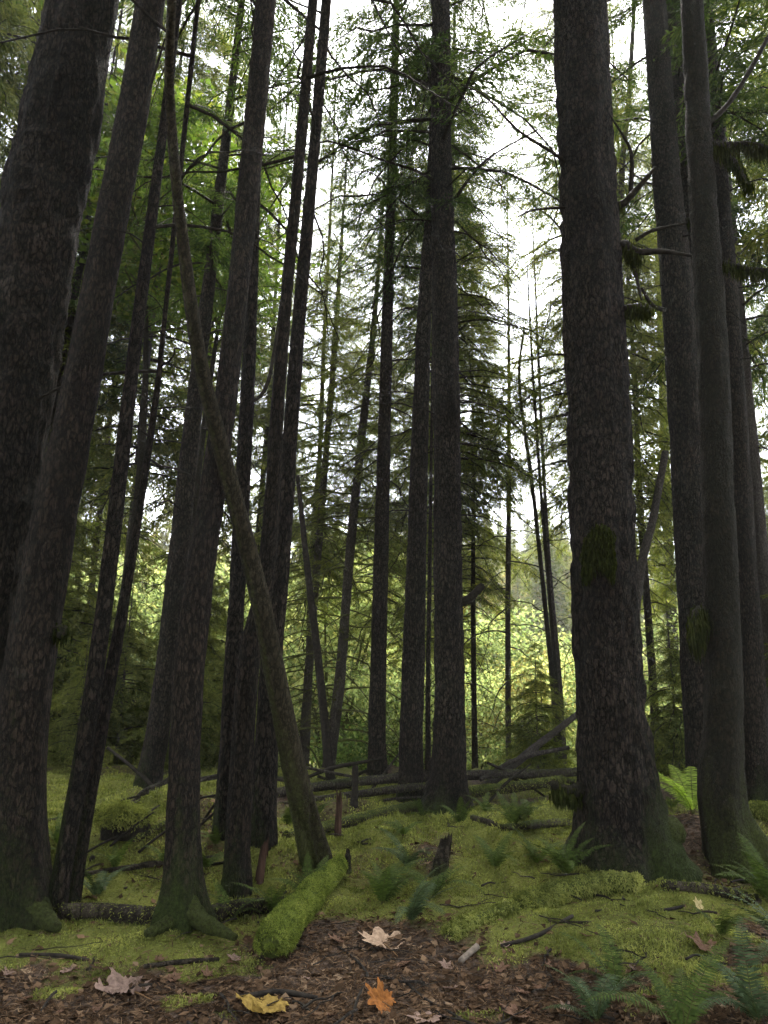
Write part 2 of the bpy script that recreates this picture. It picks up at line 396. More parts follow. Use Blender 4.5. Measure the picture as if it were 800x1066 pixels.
rng = np.random.default_rng(21)
x, y = scatter(620000, rng, 3.0, 13.0, 1.25)
m = moss_mask(x, y)
keep = rng.random(len(x)) < sst(.30, .75, m + .25 * fbm(x * 6, y * 6, 1.5, 2))
x, y = x[keep], y[keep]
N = normals(x, y); P = np.stack([x, y, terrain(x, y) - .003], -1)
k = np.clip(y / 6, .75, 1.6)
ln = (.010 + .022 * rng.random(len(x))) * k * np.clip(1 + 1.3 * fbm(x * 5, y * 5, 9.5, 2), .45, 2.4)
v, f = quads(blades(P, N, ln, (.004 + .007 * rng.random(len(x))) * k, rng.normal(.75, .45, len(x)), rng))
tag(link("moss", make_mesh("moss", v, [(f, 0)], [MOSS])), kind='stuff')

x, y = scatter(230000, rng, 2.7, 11, 1.7)
m = moss_mask(x, y)
keep = rng.random(len(x)) < np.clip(1.05 - m * 1.05, .10, 1)
x, y = x[keep], y[keep]
N = normals(x, y) + rng.normal(0, .22, (len(x), 3)); N /= np.linalg.norm(N, axis=1, keepdims=True)
P = np.stack([x, y, terrain(x, y) + .002 + .006 * rng.random(len(x))], -1)
t = rng.normal(size=P.shape); t -= (t * N).sum(1, keepdims=True) * N; t /= np.linalg.norm(t, axis=1, keepdims=True); s = np.cross(N, t)
big = rng.random(len(x)) < .10
ln = np.where(big, .012 + .022 * rng.random(len(x)), .010 + .022 * rng.random(len(x)))
wd = np.where(big, ln * (.4 + .4 * rng.random(len(x))), .0012 + .0022 * rng.random(len(x)))
bend = N * (ln * rng.normal(0, .25, len(x)))[:, None]
v, f = quads(np.stack([P - t * ln[:, None], P - s * wd[:, None] + bend, P + t * ln[:, None], P + s * wd[:, None] + bend * .6], 1))
tag(link("leaf_litter", make_mesh("leaf_litter", v, [(f, 0)], [LITTER])), kind='stuff')

# ------------------------------------------------------------------ foliage sprays
def spray(L, rng, dens=1.0, leaf=(.045, .011), droop=.25, bare=0.0, step=.055, flat_=.35):
    """one conifer bough along +x: list of leaf quads and of twig quads"""
    lq, tq = [], []
    n2 = max(6, int(L / step * .95 * dens))
    seg = 7
    tt = np.linspace(0, 1, seg); wob = rng.normal(0, .03, (seg, 3)) * L * tt[:, None]
    ax = np.stack([tt * L, np.zeros(seg), .10 * L * np.sin(tt * 2.2) - droop * L * tt**2], -1) + wob
    r = .012 * L**.8 * (1 - tt * .85) + .0015
    ttp = lambda t: np.stack([np.interp(t, tt, ax[:, i]) for i in range(3)], -1)
    tv, tf = tube(ax, r, 4, False)
    tq.append(tv[tf])
    ts = np.clip(np.linspace(.12, 1, n2) + rng.normal(0, .01, n2), .05, .999)
    for i, t in enumerate(ts):
        side = 1 if i % 2 else -1
        l2 = L * (.36 * (1 - t)**.7 * min(1, t * 3.5 + .25) + .05) * rng.uniform(.55, 1.2)
        p0 = ttp(min(t, 1.0)); a = math.radians(rng.normal(58, 10)) * side
        d = np.array([math.cos(a), math.sin(a), rng.normal(-.10, .22)]); d /= np.linalg.norm(d)
        n3 = max(2, int(l2 / step * 1.25 * dens) + 1)
        u = (np.arange(n3) + rng.random(n3) * .6) / n3
        dz = np.array([0, 0, -1.0])
        Q = p0 + d * (u * l2)[:, None] + dz * (droop * .8 * l2 * u**2)[:, None]
        w = np.array([-d[1], d[0], 0]) * (.0012 + .0035 * l2)
        e = p0 + d * l2 + dz * droop * .8 * l2; mpt = p0 + d * l2 * .5 + dz * droop * .2 * l2
        tq.append(np.stack([np.stack([p0 - w, mpt - w * .7, mpt + w * .7, p0 + w]), np.stack([mpt - w * .7, e, e + [0, 0, .001], mpt + w * .7])]))
        if rng.random() < bare: continue
        for sgn in (-1, 1):
            nn = len(Q)
            b = np.radians(rng.normal(48, 12, nn)) * sgn
            cd, sdn = np.cos(b), np.sin(b)
            dd = np.stack([d[0] * cd - d[1] * sdn, d[0] * sdn + d[1] * cd, d[2] + rng.normal(-.15, flat_, nn)], -1)
            dd /= np.linalg.norm(dd, axis=1, keepdims=True)
            ll = leaf[0] * rng.uniform(.7, 1.9, nn) * (1.25 - .6 * u); ww = leaf[1] * rng.uniform(.7, 1.4, nn)
            pw = np.stack([-dd[:, 1], dd[:, 0], rng.normal(0, .5, nn)], -1); pw /= np.linalg.norm(pw, axis=1, keepdims=True)
            m_ = Q + dd * (ll * .45)[:, None]
            lq.append(np.stack([Q, m_ - pw * ww[:, None], Q + dd * ll[:, None] + dz * (ll * .15)[:, None], m_ + pw * ww[:, None]], 1))
    lq = np.concatenate(lq) if lq else np.zeros((0, 4, 3))
    return lq, np.concatenate(tq)
def bare_branch(L, rng, droop=.5):
    tq = []; seg = 9; tt = np.linspace(0, 1, seg)
    ax = np.stack([tt * L, np.cumsum(rng.normal(0, .025, seg)) * L, .18 * L * tt - droop * L * tt**2 + np.cumsum(rng.normal(0, .015, seg)) * L], -1)
    tv, tf = tube(ax, (.011 * L**.7) * (1 - tt * .8) + .002, 5, False); tq.append(tv[tf])
    for t in rng.uniform(.2, .98, int(5 * L) + 2):
        p0 = np.array([np.interp(t, tt, ax[:, i]) for i in range(3)]); l2 = L * rng.uniform(.08, .35)
        a = rng.choice([-1, 1]) * rng.uniform(.4, 1.1)
        d = np.array([math.cos(a), math.sin(a), rng.normal(-.1, .35)])
        K = np.stack([p0, p0 + d * l2 * .5, p0 + d * l2 + [0, 0, -.25 * l2]])
        tv, tf = tube(K, [.004, .003, .0012], 3, False); tq.append(tv[tf])
    return np.zeros((0, 4, 3)), np.concatenate(tq)
rs = np.random.default_rng(77)
SPRAY = {
    'near': [spray(2.0, rs, 1.25, (.060, .0075), .30, .08) for _ in range(7)],
    'mid':  [spray(2.0, rs, .95, (.095, .0125), .30, .06) for _ in range(7)],
    'far':  [spray(2.0, rs, .26, (.34, .10), .30, .0) for _ in range(6)],
    'lace': [spray(2.0, rs, 1.2, (.062, .0075), .38, .22) for _ in range(7)],
    'bare': [bare_branch(2.0, rs, rs.uniform(.3, .75)) for _ in range(8)],
}
def place(sp, L, az, pitch, roll, pos):
    s = L / 2.0
    ca, sa, cp, sp_, cr, sr = math.cos(az), math.sin(az), math.cos(pitch), math.sin(pitch), math.cos(roll), math.sin(roll)
    Rz = np.array([[ca, -sa, 0], [sa, ca, 0], [0, 0, 1]]); Ry = np.array([[cp, 0, -sp_], [0, 1, 0], [sp_, 0, cp]]); Rx = np.array([[1, 0, 0], [0, cr, -sr], [0, sr, cr]])
    R = (Rz @ Ry @ Rx * s).T
    return [q @ R + pos for q in sp]
def crown_mesh(name, axis_fn, spec, rng, mats):
    """spec rows: (kind, z0, z1, count, length at z0, length at z1, pitch degrees)"""
    lq, tq = [], []
    for (kind, z0, z1, n, l0, l1, pit) in spec:
        az = rng.random() * 6.28
        for i in range(n):
            u = (i + rng.random()) / n; z = z0 + (z1 - z0) * u
            az += 2.4 + rng.normal(0, .5)
            if kind != 'bare' and kind != 'far' and vnoise(z * .55 + az * .0 + 7 * math.cos(az) * .22, math.sin(az) * 1.5, len(lq) * 0 + z1) < -.22: continue
            L = (l1 + (l0 - l1) * (1 - u**1.8)) * rng.uniform(.6, 1.2)
            S = SPRAY[kind][rng.integers(len(SPRAY[kind]))]
            a, b = place(S, L, az, math.radians(pit + rng.normal(0, 9)), rng.normal(0, .22), axis_fn(z))
            lq.append(a); tq.append(b)
    mb = MB(); lq = np.concatenate(lq); tq = np.concatenate(tq)
    v, f = quads(lq); mb.add(v, f, 0); v, f = quads(tq); mb.add(v, f, 1)
    return mb.mesh(name, mats)

# ------------------------------------------------------------------ trunks
def trunk_mesh(name, P, R, sides, mat, amp=.05, flare=.9, flare_h=.35, lobes=5, seed=0, mossy=(.55, .6, 0, 0), notch=None, fw=15, fz=6):
    """P relative to the base; mossy = (strength at foot, fade height, strength all the way up, side angle)"""
    n = len(P); z = P[:, 2] - P[0, 2]; rg = np.random.default_rng(seed)
    ph = rg.random(4) * 6.28
    th = np.linspace(0, 2 * math.pi, sides, endpoint=False)
    tg, zg = th[None, :], z[:, None]
    lob = 1 + .62 * np.cos(lobes * tg + ph[0]) + .42 * np.cos((lobes - 2) * tg + ph[1])
    zz = np.maximum(zg - .25, 0)
    fac = 1 + flare * np.exp(-zz / flare_h) * np.maximum(lob, .1) * .55
    r0 = R.mean()
    cxn, syn = np.cos(tg) * r0 * fw, np.sin(tg) * r0 * fw
    rid = np.abs(vnoise(cxn + seed * 7.1, syn, zg * fz)) * -1.4 + .5 + .35 * vnoise(cxn * 2.3, syn * 2.3, zg * fz * 2)
    lump = .06 * vnoise(np.cos(tg) * 1.6 + seed, np.sin(tg) * 1.6, zg * .9) + .035 * vnoise(np.cos(tg) * 3.1 + seed, np.sin(tg) * 3.1, zg * 2.7)
    fac = fac * (1 + amp * rid + lump)
    if notch:
        a, wdt, zt = notch
        dth = np.abs((tg - a + math.pi) % (2 * math.pi) - math.pi)
        fac = fac * (1 - .62 * (1 - sst(wdt * .6, wdt, dth)) * (1 - sst(zt * .7, zt, zg + .1 * vnoise(tg * 3, zg * 5, 1))))
    V, F = tube(P, R, sides, True, lambda t, i: fac)
    s0, hh, s1, sa = mossy
    side = .5 + .5 * np.cos(tg - sa)
    mm = s0 * np.exp(-zz / hh) * (.55 + .45 * side) + s1 * (.25 + .75 * side) + .16 * vnoise(np.cos(tg) * 2, np.sin(tg) * 2, zg * 1.3 + seed)
    mm = np.concatenate([(mm * np.ones_like(fac)).ravel(), [0, 0]])
    return make_mesh(name, V, [(F, 0)], [mat], True, {'moss': mm})

NAMED = {}
def tree(key, pts, label, total, mat=BARK, sides=28, step=.12, crown=None, Y=None, amp=.08, flare=.45, flare_h=.25, mossy=(.5, .5, 0, 0),
         name="conifer", cat="tree", notch=None, lobes=5, cmats=None, ytop=0.0, group=None):
    """pts: (x, y, width) along the trunk in the photograph, foot first; it stands at the depth of its foot"""
    base = hit(pts[0][0], pts[0][1]) if Y is None else None
    if base is None:
        b = at_y(pts[0][0], pts[0][1], Y); base = on(b[0], Y)
    Yb = base[1]
    K = [np.array([*base, pts[0][2] * pix(base) * .5])]
    n_ = len(pts)
    for i, (px, py, w) in enumerate(pts[1:]):
        p = at_y(px, py, Yb + ytop * (i + 1) / (n_ - 1)); K.append(np.array([*p, w * pix(p) * .5]))
    top = K[-1]
    if total > top[2] + .3:                        # carry on above the picture
        d = (K[-1] - K[-2])[:3]; d = d / np.linalg.norm(d); d = d * .6 + np.array([0, 0, .4]); d /= d[2]
        rem = total - top[2]
        K.append(np.array([*(top[:3] + d * rem * .5), max(top[3] * .6, .02)])); K.append(np.array([*(top[:3] + d * rem), .012]))
    K = np.array(K)
    foot = K[0].copy(); foot[:3] += (K[0] - K[1])[:3] / np.linalg.norm((K[0] - K[1])[:3]) * .25
    K = np.vstack([foot, K])
    n = max(12, int((K[-1][2] - K[0][2]) / step))
    C = curve(K, n); C[:, 3] = np.maximum(C[:, 3], .008)
    root = empty(name, base)
    loc = C[:, :3] - base
    seed = (sum(ord(c) for c in key) * 13) % 97
    child("trunk", trunk_mesh("trunk", loc, C[:, 3], sides, mat, amp, flare, flare_h, lobes, seed, mossy, notch), root)
    fn = lambda z: np.array([np.interp(z, loc[:, 2], loc[:, 0]), np.interp(z, loc[:, 2], loc[:, 1]), z])
    rad = lambda z: float(np.interp(z, loc[:, 2], C[:, 3]))
    if crown:
        child("crown", crown_mesh("crown", fn, crown, np.random.default_rng(seed + 5), cmats or [NEEDLE, TWIG]), root)
    tag(root, label, cat, group)
    NAMED[key] = (root, base, fn, rad)
    return root

H = 24
def cr(z0, top=H, n=26, l0=2.6, kind='near', bare=6, zb=None):
    zb = zb if zb is not None else max(1.5, z0 - 4)
    return [('bare', zb, z0 + 1, bare, 1.3, 1.9, -4), (kind, z0, top - .4, int(n * (.7 if kind == 'near' else 2.3)), l0, .6, -8), ('bare', 1.6, zb + 1, 12, .35, .7, 0)]

tree('T1', [(-98,930,104), (-37,650,88), (20,350,80), (47,200,76), (87,0,66)], "huge furrowed conifer trunk filling the left edge, cut off by the frame", 26, BARK, 96, .045,
     cr(9, 26, 22, 3.2, bare=4, zb=8), amp=.12, mossy=(.5, .8, 0, 3.1))
tree('T2', [(17,958,52), (30,700,49), (94,350,34), (126,180,31), (157,0,27)], "straight brown conifer with a mossy flared foot, second trunk from the left", 22, BARK_RED, 56, .06,
     cr(8.5, 22, 20, 2.2, bare=4, zb=7), amp=.06, flare=1.0, flare_h=.25, mossy=(.75, .7, .05, 0))
tree('T3', [(57,952,17), (101,690,17), (142,350,13), (172,120,9), (186,0,8)], "slender dark leaning trunk right beside the mossy foot of the broad brown one", 17, BARK, 24, .1,
     cr(8, 17, 14, 1.5, bare=4), mossy=(.45, .8, .18, 0))
tree('T3b', [(74,938,14), (113,717,13), (136,590,9), (163,410,6), (175,300,5)], "thin brown trunk close behind the slender dark leaning one", 13, BARK_RED, 20, .1,
     cr(6.5, 13, 14, 1.2, 'near', 6, 2.5), mossy=(.4, .6, .1, 0))
tree('T4', [(330,902,29), (306,800,25), (270,620,20), (231,470,17), (207,370,15), (188,230,12), (177,100,10), (179,0,9), (183,-150,8), (188,-320,5)], "mossy dead trunk leaning left across the others, hollow rotten foot behind the moss log", 0,
     BARK_POLE, 40, .06, None, amp=.05, flare=.25, flare_h=.3, mossy=(.35, 1.2, .24, 0), name="leaning_trunk", notch=(1.9, 1.1, .75), ytop=-3.6)
tree('T5', [(188,962,34), (197,700,32), (223,500,26), (243,350,22), (277,0,20)], "sturdy reddish trunk with spreading mossy roots in front of the long fallen log", 23, BARK_RED, 52, .06,
     cr(9, 23, 22, 2.4, bare=5, zb=6.5), amp=.075, flare=1.2, flare_h=.20, mossy=(.75, .5, .03, .5))
tree('T6a', [(245,925,25), (258,700,23), (279,580,18), (295,350,13), (326,0,10)], "straight slim conifer just left of the leaning trunk's foot", 21, BARK_RED, 32, .09,
     cr(9, 21, 20, 2.0, bare=7, zb=5), mossy=(.6, .5, .03, 0))
tree('T6b', [(273,878,24), (282,700,22), (294,580,17), (310,350,14), (340,0,10)], "slim dark conifer behind the leaning trunk, crossing close to it", 22, BARK, 30, .1,
     cr(9.5, 22, 20, 2.2, bare=8, zb=5), mossy=(.5, .5, .02, 0))
tree('T6c', [(234,868,20), (243,690,18), (259,384,14), (268,150,9), (274,0,6)], "narrow dark conifer half hidden between two reddish trunks left of the leaning one", 20, BARK, 26, .1,
     cr(8, 20, 18, 2.0, 'mid', 7, 4), mossy=(.5, .5, .02, 0))
tree('T7', [(153,822,24), (172,708,22), (203,417,17), (222,260,12), (250,20,7)], "dark leaning conifer rising above the mossy stump on the left bank", 19, BARK, 26, .1,
     cr(7, 19, 24, 2.2, 'mid', 10, 3), mossy=(.5, .6, .05, 0))
tree('T8', [(393,815,19), (394,700,17), (403,350,12), (409,150,9), (413,0,7)], "lone straight slender conifer standing in the middle gap of bright sky", 21, BARK, 30, .1,
     cr(8, 21, 30, 1.8, 'lace', 14, 4), mossy=(.4, .4, 0, 0))
tree('T9', [(427,833,24), (430,708,23), (441,350,15), (450,200,12), (456,0,8)], "medium dark conifer just left of the thick central trunk", 22, BARK, 32, .09,
     cr(8, 22, 28, 2.0, 'lace', 12, 4.5), mossy=(.4, .4, 0, 0))
tree('T9b', [(446,815,6), (446,708,5), (448,560,4), (450,420,3)], "thin trunk glimpsed in the slit between two dark central conifers", 14, BARK, 18, .12,
     cr(7, 14, 12, 1.5, 'mid', 4), mossy=(.4, .4, 0, 0))
tree('T10', [(468,842,40), (468,700,31), (464,350,27), (460,180,22), (459,0,18)], "thick straight central conifer with dark bark, standing at the crossing of the fallen logs", 25, BARK, 60, .06,
     cr(8, 25, 36, 2.6, 'lace', 12, 4.5), amp=.09, flare=.7, flare_h=.2, mossy=(.6, .25, 0, 0))
tree('T11', [(652,908,86), (646,850,78), (634,700,68), (619,350,61), (611,180,55), (604,0,50)], "massive furrowed conifer right of centre with a moss pad and mossy flared foot", 27, BARK, 110, .04,
     cr(9.5, 27, 24, 3.2, bare=5, zb=8.2), amp=.12, flare=.95, flare_h=.32, lobes=3, mossy=(.75, .6, .06, 3.4))
tree('T12', [(738,835,38), (728,700,35), (709,350,33), (694,180,27), (681,0,22)], "tall dark conifer behind the mossy trunk on the right, with a limb of hanging moss", 24, BARK, 44, .08,
     cr(9.5, 24, 20, 2.6, bare=8, zb=6), amp=.05, mossy=(.5, .6, .08, 3.1))
tree('T13', [(752,825,20), (742,700,22), (722,300,19), (699,0,17)], "dark conifer mostly hidden between two thicker trunks on the right", 23, BARK, 32, .1,
     cr(10, 23, 16, 2.2, 'mid', 4), mossy=(.4, .6, .02, 0))
tree('T14', [(772,905,52), (754,850,45), (750,800,43), (753,700,36), (741,350,29), (728,150,25), (720,0,22)], "mossy trunk with a bent foot and horizontal limbs near the right edge", 20, BARK_MOSS, 60, .05,
     cr(9.5, 20, 16, 2.4, bare=5, zb=8), amp=.08, flare=.8, flare_h=.25, mossy=(.7, .8, .06, 2.6))
tree('T15', [(792,838,30), (781,700,27), (763,350,17), (748,150,13), (735,0,11)], "reddish conifer standing close behind the bent mossy trunk at right", 22, BARK_RED, 36, .09,
     cr(9.5, 22, 18, 2.2, 'mid', 8, 6), mossy=(.5, .5, .03, 0))
tree('T16', [(806,800,16), (795,600,13), (773,350,10), (752,130,7)], "slim grey conifer at the far right edge with reddish lower bark", 20, BARK_GREY, 24, .12,
     cr(8, 20, 26, 2.4, 'mid', 8, 4), mossy=(.3, .5, .02, 0), Y=14)
tree('T17', [(716,810,13), (702,700,12), (689,380,7), (684,200,5)], "thin straight trunk showing in the gap right of the massive conifer", 17, BARK, 20, .12,
     cr(8, 17, 14, 1.6, 'mid', 6, 4), mossy=(.4, .5, .02, 0))
tree('B1', [(340,830,13), (354,708,11), (366,560,9.5), (381,417,7.5), (391,320,5)], "pale slanting conifer with many bare arching branches left of the middle gap", 16, BARK_GREY, 22, .15,
     [('bare', .6, 6.5, 46, 2.4, 2.2, -6), ('lace', 5, 15.6, 110, 2.2, .5, -10)], Y=16, mossy=(.3, .5, .03, 0), cmats=[NEEDLE_MID, TWIG_MOSS])
tree('B2', [(313,830,10), (321,708,9), (334,540,7.5), (347,384,6)], "pale thin conifer behind the charred snag, with bare arching branches", 17, BARK_GREY, 20, .15,
     [('bare', .6, 6.5, 44, 2.2, 2.0, -6), ('lace', 4.5, 16.6, 110, 2.2, .5, -10)], Y=18, mossy=(.3, .5, .03, 0), cmats=[NEEDLE_MID, TWIG_MOSS])
tree('S1', [(530,835,6), (529,640,5.5), (530,500,4.6), (530,375,3)], "single thin pole tree with short dead side branches right of the central trunk", 15, BARK_GREY, 16, .15,
     [('bare', 2.5, 10, 30, 1.9, 1.4, -14), ('lace', 9.5, 14.6, 14, 1.2, .3, -8)], Y=17, mossy=(.3, .5, .12, 0), cmats=[NEEDLE_MID, TWIG])
tree('S2', [(581,830,5.5), (575,708,5), (556,520,4), (541,400,3), (546,340,2.2)], "curved mossy sapling, leftmost stem of three beside the massive conifer", 9.5, BARK_MOSS, 16, .15,
     [('lace', 7.2, 9.4, 8, 1.0, .4, 10)], Y=15, mossy=(.4, .5, .25, 0), name="sapling", cmats=[NEEDLE_MID, TWIG_MOSS])
tree('S3', [(586,830,4.5), (579,708,4), (564,520,3.4), (555,390,2.6)], "mossy sapling with a straight stem, middle one of three beside the massive conifer", 11, BARK_MOSS, 16, .15,
     [('lace', 7, 10.8, 10, 1.0, .4, 5)], Y=15.4, mossy=(.4, .5, .25, 0), name="sapling", cmats=[NEEDLE_MID, TWIG_MOSS])
tree('S4', [(590,830,5), (583,708,4.5), (570,560,3.8), (561,380,3)], "greyish sapling nearest to the massive conifer, rightmost stem of three", 13, BARK_GREY, 16, .15,
     [('lace', 6, 12.8, 18, 1.4, .4, 0)], Y=16, mossy=(.4, .5, .1, 0), name="sapling", cmats=[NEEDLE_MID, TWIG])
tree('L1', [(20,830,10), (37,519,9), (69,357,8), (90,240,6)], "dark slim trunk showing in the sky gap between the two leftmost trunks", 18, BARK, 18, .15,
     cr(5, 18, 34, 2.3, 'mid', 12, 3), Y=15, mossy=(.3, .5, .03, 0))
tree('R5', [(640,820,7), (646,236,6), (655,100,5), (661,0,4)], "thin pale stem rising beside the massive conifer's upper right side", 18, BARK_GREY, 16, .2,
     cr(12, 18, 14, 1.5, 'lace', 6, 5), Y=16, mossy=(.3, .5, .06, 0))
tree('D1', [(346,838,9), (342,790,9), (334,708,8.5), (320,590,7), (310,495,4)], "charred leaning snag without branches, tapering to a broken tip", 0, TWIG, 18, .08, None, Y=10.6,
     mossy=(0, 1, 0, 0), name="dead_snag", cat="dead tree", flare=.3)
tree('LN', [(645,790,10), (665,610,9), (680,540,8), (693,470,7)], "leaning dead trunk propped between the massive conifer and the thin one right of it", 0, BARK_GREY, 18, .1, None, Y=14,
     mossy=(.2, .5, .15, 0), name="leaning_trunk", cat="dead tree", flare=.3)

# ------------------------------------------------------------------ limbs with hanging moss on the near trunks
def strands(P, L, rng, n_per=1, w=.006, spread=.02):
    """hanging moss: thin strips dropping from the points P"""
    P = np.repeat(P, n_per, 0); n = len(P)
    P = P + rng.normal(0, spread, P.shape); l = L * rng.uniform(.25, 1.1, n)
    a = rng.random(n) * 6.28; s = np.stack([np.cos(a), np.sin(a), 0 * a], -1) * w * .5 * rng.uniform(.5, 1.5, n)[:, None]
    sw = rng.normal(0, .10, (n, 3)) * l[:, None]; sw[:, 2] = 0
    mid = P + np.stack([0 * l, 0 * l, -l * .5], -1) + sw; end = P + np.stack([0 * l, 0 * l, -l], -1) + sw * .6
    return np.concatenate([np.stack([P - s * .5, mid - s, mid + s, P + s * .5], 1), np.stack([mid - s, end, end + s * .1, mid + s], 1)])
def limb(key, K, dy, moss=0.0, mlen=.15, mossn=140, mat=TWIG, name='limb', mv=.25):
    """K: (x, y, width) in the photograph, root first; dy: how far the tip comes forward (+ back) of the trunk's axis"""
    root, base, fn, rad = NAMED[key]
    pts = []
    for i, (px, py, w) in enumerate(K):
        Yp = base[1] + dy * i / (len(K) - 1); p = at_y(px, py, Yp); pts.append(np.array([*p, w * pix(p) * .72]))
    C = curve(np.array(pts), 6 * len(pts)); C[:, :3] -= base
    rg = np.random.default_rng(int(K[0][0] * 3 + K[0][1]))
    V, F = tube(C[:, :3], C[:, 3], 8, True, lambda t, i: 1 + .22 * vnoise(np.cos(t) * 2, np.sin(t) * 2, i * .6))
    o = child(name, make_mesh(name, V, [(F, 0)], [mat], True, {'moss': np.full(len(V), mv)}), root)
    if moss:
        a = C[:, :3][rg.integers(0, max(2, int(len(C) * moss)), mossn)]
        v, f = quads(strands(a, mlen * 1.6, rg, 5, .012, .018))
        child("hanging_moss", make_mesh("hanging_moss", v, [(f, 0)], [MOSS_DARK]), o)
    return o
limb('T11', [(632,214,9), (646,214,6), (658,203,4.5), (672,187,3.5), (683,174,2)], -.25, .3, .06, 30)
limb('T11', [(656,205,3.6), (658,185,3.2), (657,158,2.4), (648,140,1.6), (634,118,1)], -.2)
limb('T11', [(630,262,8), (650,255,7), (664,262,5), (690,262,4), (720,266,2)], -.3, .45, .10, 160)
limb('T11', [(656,264,3.4), (662,285,2.6), (668,312,1.4)], -.25, .5, .05, 30)
limb('T11', [(630,326,6), (650,322,6.5), (664,320,5.5), (677,321,3.5)], -.3, 1, .07, 200)
limb('T11', [(662,250,3), (680,240,2.6), (715,232,1.4)], -.1)
limb('T11', [(606,822,11), (594,824,9), (583,822,8), (576,816,6)], -.25, .9, .07, 260, BARK_MOSS)
limb('T11', [(612,190,2.6), (580,162,2.4), (540,136,1.8), (505,100,1.2), (480,88,.8)], -.4)
limb('T11', [(612,215,2.2), (560,218,1.6), (540,225,1)], -.3)
limb('T14', [(733,148,6), (752,152,5), (775,150,4.5), (800,155,4), (840,170,2)], -.2, .8, .12, 160, BARK_MOSS)
limb('T14', [(735,130,4), (757,110,3.5), (780,75,3.2), (800,38,3), (815,5,2)], -.15)
limb('T14', [(737,272,5), (755,274,4), (780,281,4.6), (803,283,4), (830,290,2.5)], -.2, .9, .09, 120, BARK_MOSS)
limb('T14', [(752,155,4), (768,172,3.4), (779,192,2)], -.2, 1, .10, 120, BARK_MOSS)
limb('T14', [(742,640,6), (729,634,5), (724,640,5), (724,655,3)], -.12, 1, .16, 200, BARK_MOSS)
limb('T12', [(700,235,5), (725,228,4), (745,232,3)], -.3, .9, .10, 80, BARK_MOSS)
limb('T12', [(700,325,4), (680,318,3), (668,300,2)], -.3)
limb('T10', [(480,628,6), (490,622,5.5), (503,609,4.6)], -.05, .0)
limb('T10', [(468,215,3), (505,168,1.6), (560,135,1)], -.2)
limb('T2', [(130,172,4), (163,70,2), (172,40,1)], -.2)
limb('T6a', [(296,300,3), (280,395,2.6), (262,420,2)], -.15)
limb('T5', [(190,935,18), (206,955,14), (224,966,10), (245,976,5)], -.30, mat=BARK_MOSS, name='root', mv=.6)
limb('T5', [(186,945,16), (172,962,11), (152,972,5)], -.25, mat=BARK_MOSS, name='root', mv=.6)
limb('T2', [(28,930,24), (44,952,16), (60,966,7)], -.25, mat=BARK_MOSS, name='root', mv=.6)
limb('T11', [(672,880,40), (694,868,26), (712,868,12)], -.05, mat=BARK_MOSS, name='root', mv=.6)
limb('T2', [(50,658,5), (66,655,7), (62,662,5)], -.1, .8, .05, 60, BARK_MOSS)
# moss pad hanging on the massive trunk
root, base, fn, rad = NAMED['T11']
rg = np.random.default_rng(4)
pts = []
for _ in range(900):
    u, v_ = rg.random(), rg.random(); px = 601 + 27 * u; py = 566 + 42 * v_ - 14 * math.sin(u * 3.1)
    a = at_y(px, py, base[1]) - base; ax_ = fn(a[2]); r = rad(a[2]) * 1.02; dx = np.clip((a[0] - ax_[0]) / r, -.98, .98)
    pts.append([ax_[0] + dx * r, ax_[1] - r * math.sqrt(1 - dx * dx) - .01 - .03 * math.sin(u * 3.1), a[2]])
v, f = quads(strands(np.array(pts), .10, rg, 2, .012, .008))
child("moss_pad", make_mesh("moss_pad", v, [(f, 0)], [MOSS_DARK]), root)

# ------------------------------------------------------------------ background trees
def crown_top(L): return lambda z: np.array([0, 0, z])
def back_tree(h, lod, n, l0, rng, bare=10, z0=1.5, mat=BARK_GREY, cm=NEEDLE_MID, r=.13, lean=.0):
    z = np.linspace(-.3, h, 14)
    P = np.stack([lean * z + .12 * vnoise(z * .25, 1.5, rng.random() * 50), .12 * vnoise(z * .25, 9.5, rng.random() * 50), z], -1)
    fn = lambda q: np.array([np.interp(q, z, P[:, 0]), np.interp(q, z, P[:, 1]), q])
    tm = trunk_mesh("trunk", P, r * (1 - (z + .3) / (h + .35) * .93), 12, mat, .03, .4, .3, 4, int(h * 7) % 50, (.3, .5, .08, 0))
    sp = [(lod, z0, h - .2, int(n * 2.5), l0 * 1.15, .4, -12)]
    if bare: sp.insert(0, ('bare', .8, z0 + 3, bare, 1.6, 1.8, -8))
    return tm, crown_mesh("crown", fn, sp, rng, [cm, TWIG])
rb = np.random.default_rng(99)
VAR = {
    'tall0': back_tree(30, 'mid', 92, 2.7, rb, 46, 8),
    'tall1': back_tree(34, 'mid', 100, 3.0, rb, 46, 9, r=.16),
    'tall2': back_tree(26, 'mid', 80, 2.3, rb, 40, 6, cm=NEEDLE_MID, mat=BARK),
    'lace0': back_tree(31, 'lace', 105, 2.6, rb, 36, 7.5),
    'lace1': back_tree(27, 'lace', 95, 2.2, rb, 36, 6.5, r=.11),
    'young0': back_tree(6.5, 'mid', 60, 1.7, rb, 0, .4, r=.06, cm=NEEDLE_MID),
    'young1': back_tree(4.5, 'mid', 46, 1.5, rb, 0, .3, r=.05, cm=NEEDLE_MID),
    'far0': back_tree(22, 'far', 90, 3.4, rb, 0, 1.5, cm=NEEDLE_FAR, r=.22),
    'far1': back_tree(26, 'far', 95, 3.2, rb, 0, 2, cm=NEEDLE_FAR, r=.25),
    'far2': back_tree(18, 'far', 80, 3.4, rb, 0, 1, cm=NEEDLE_GOLD, r=.2),
}
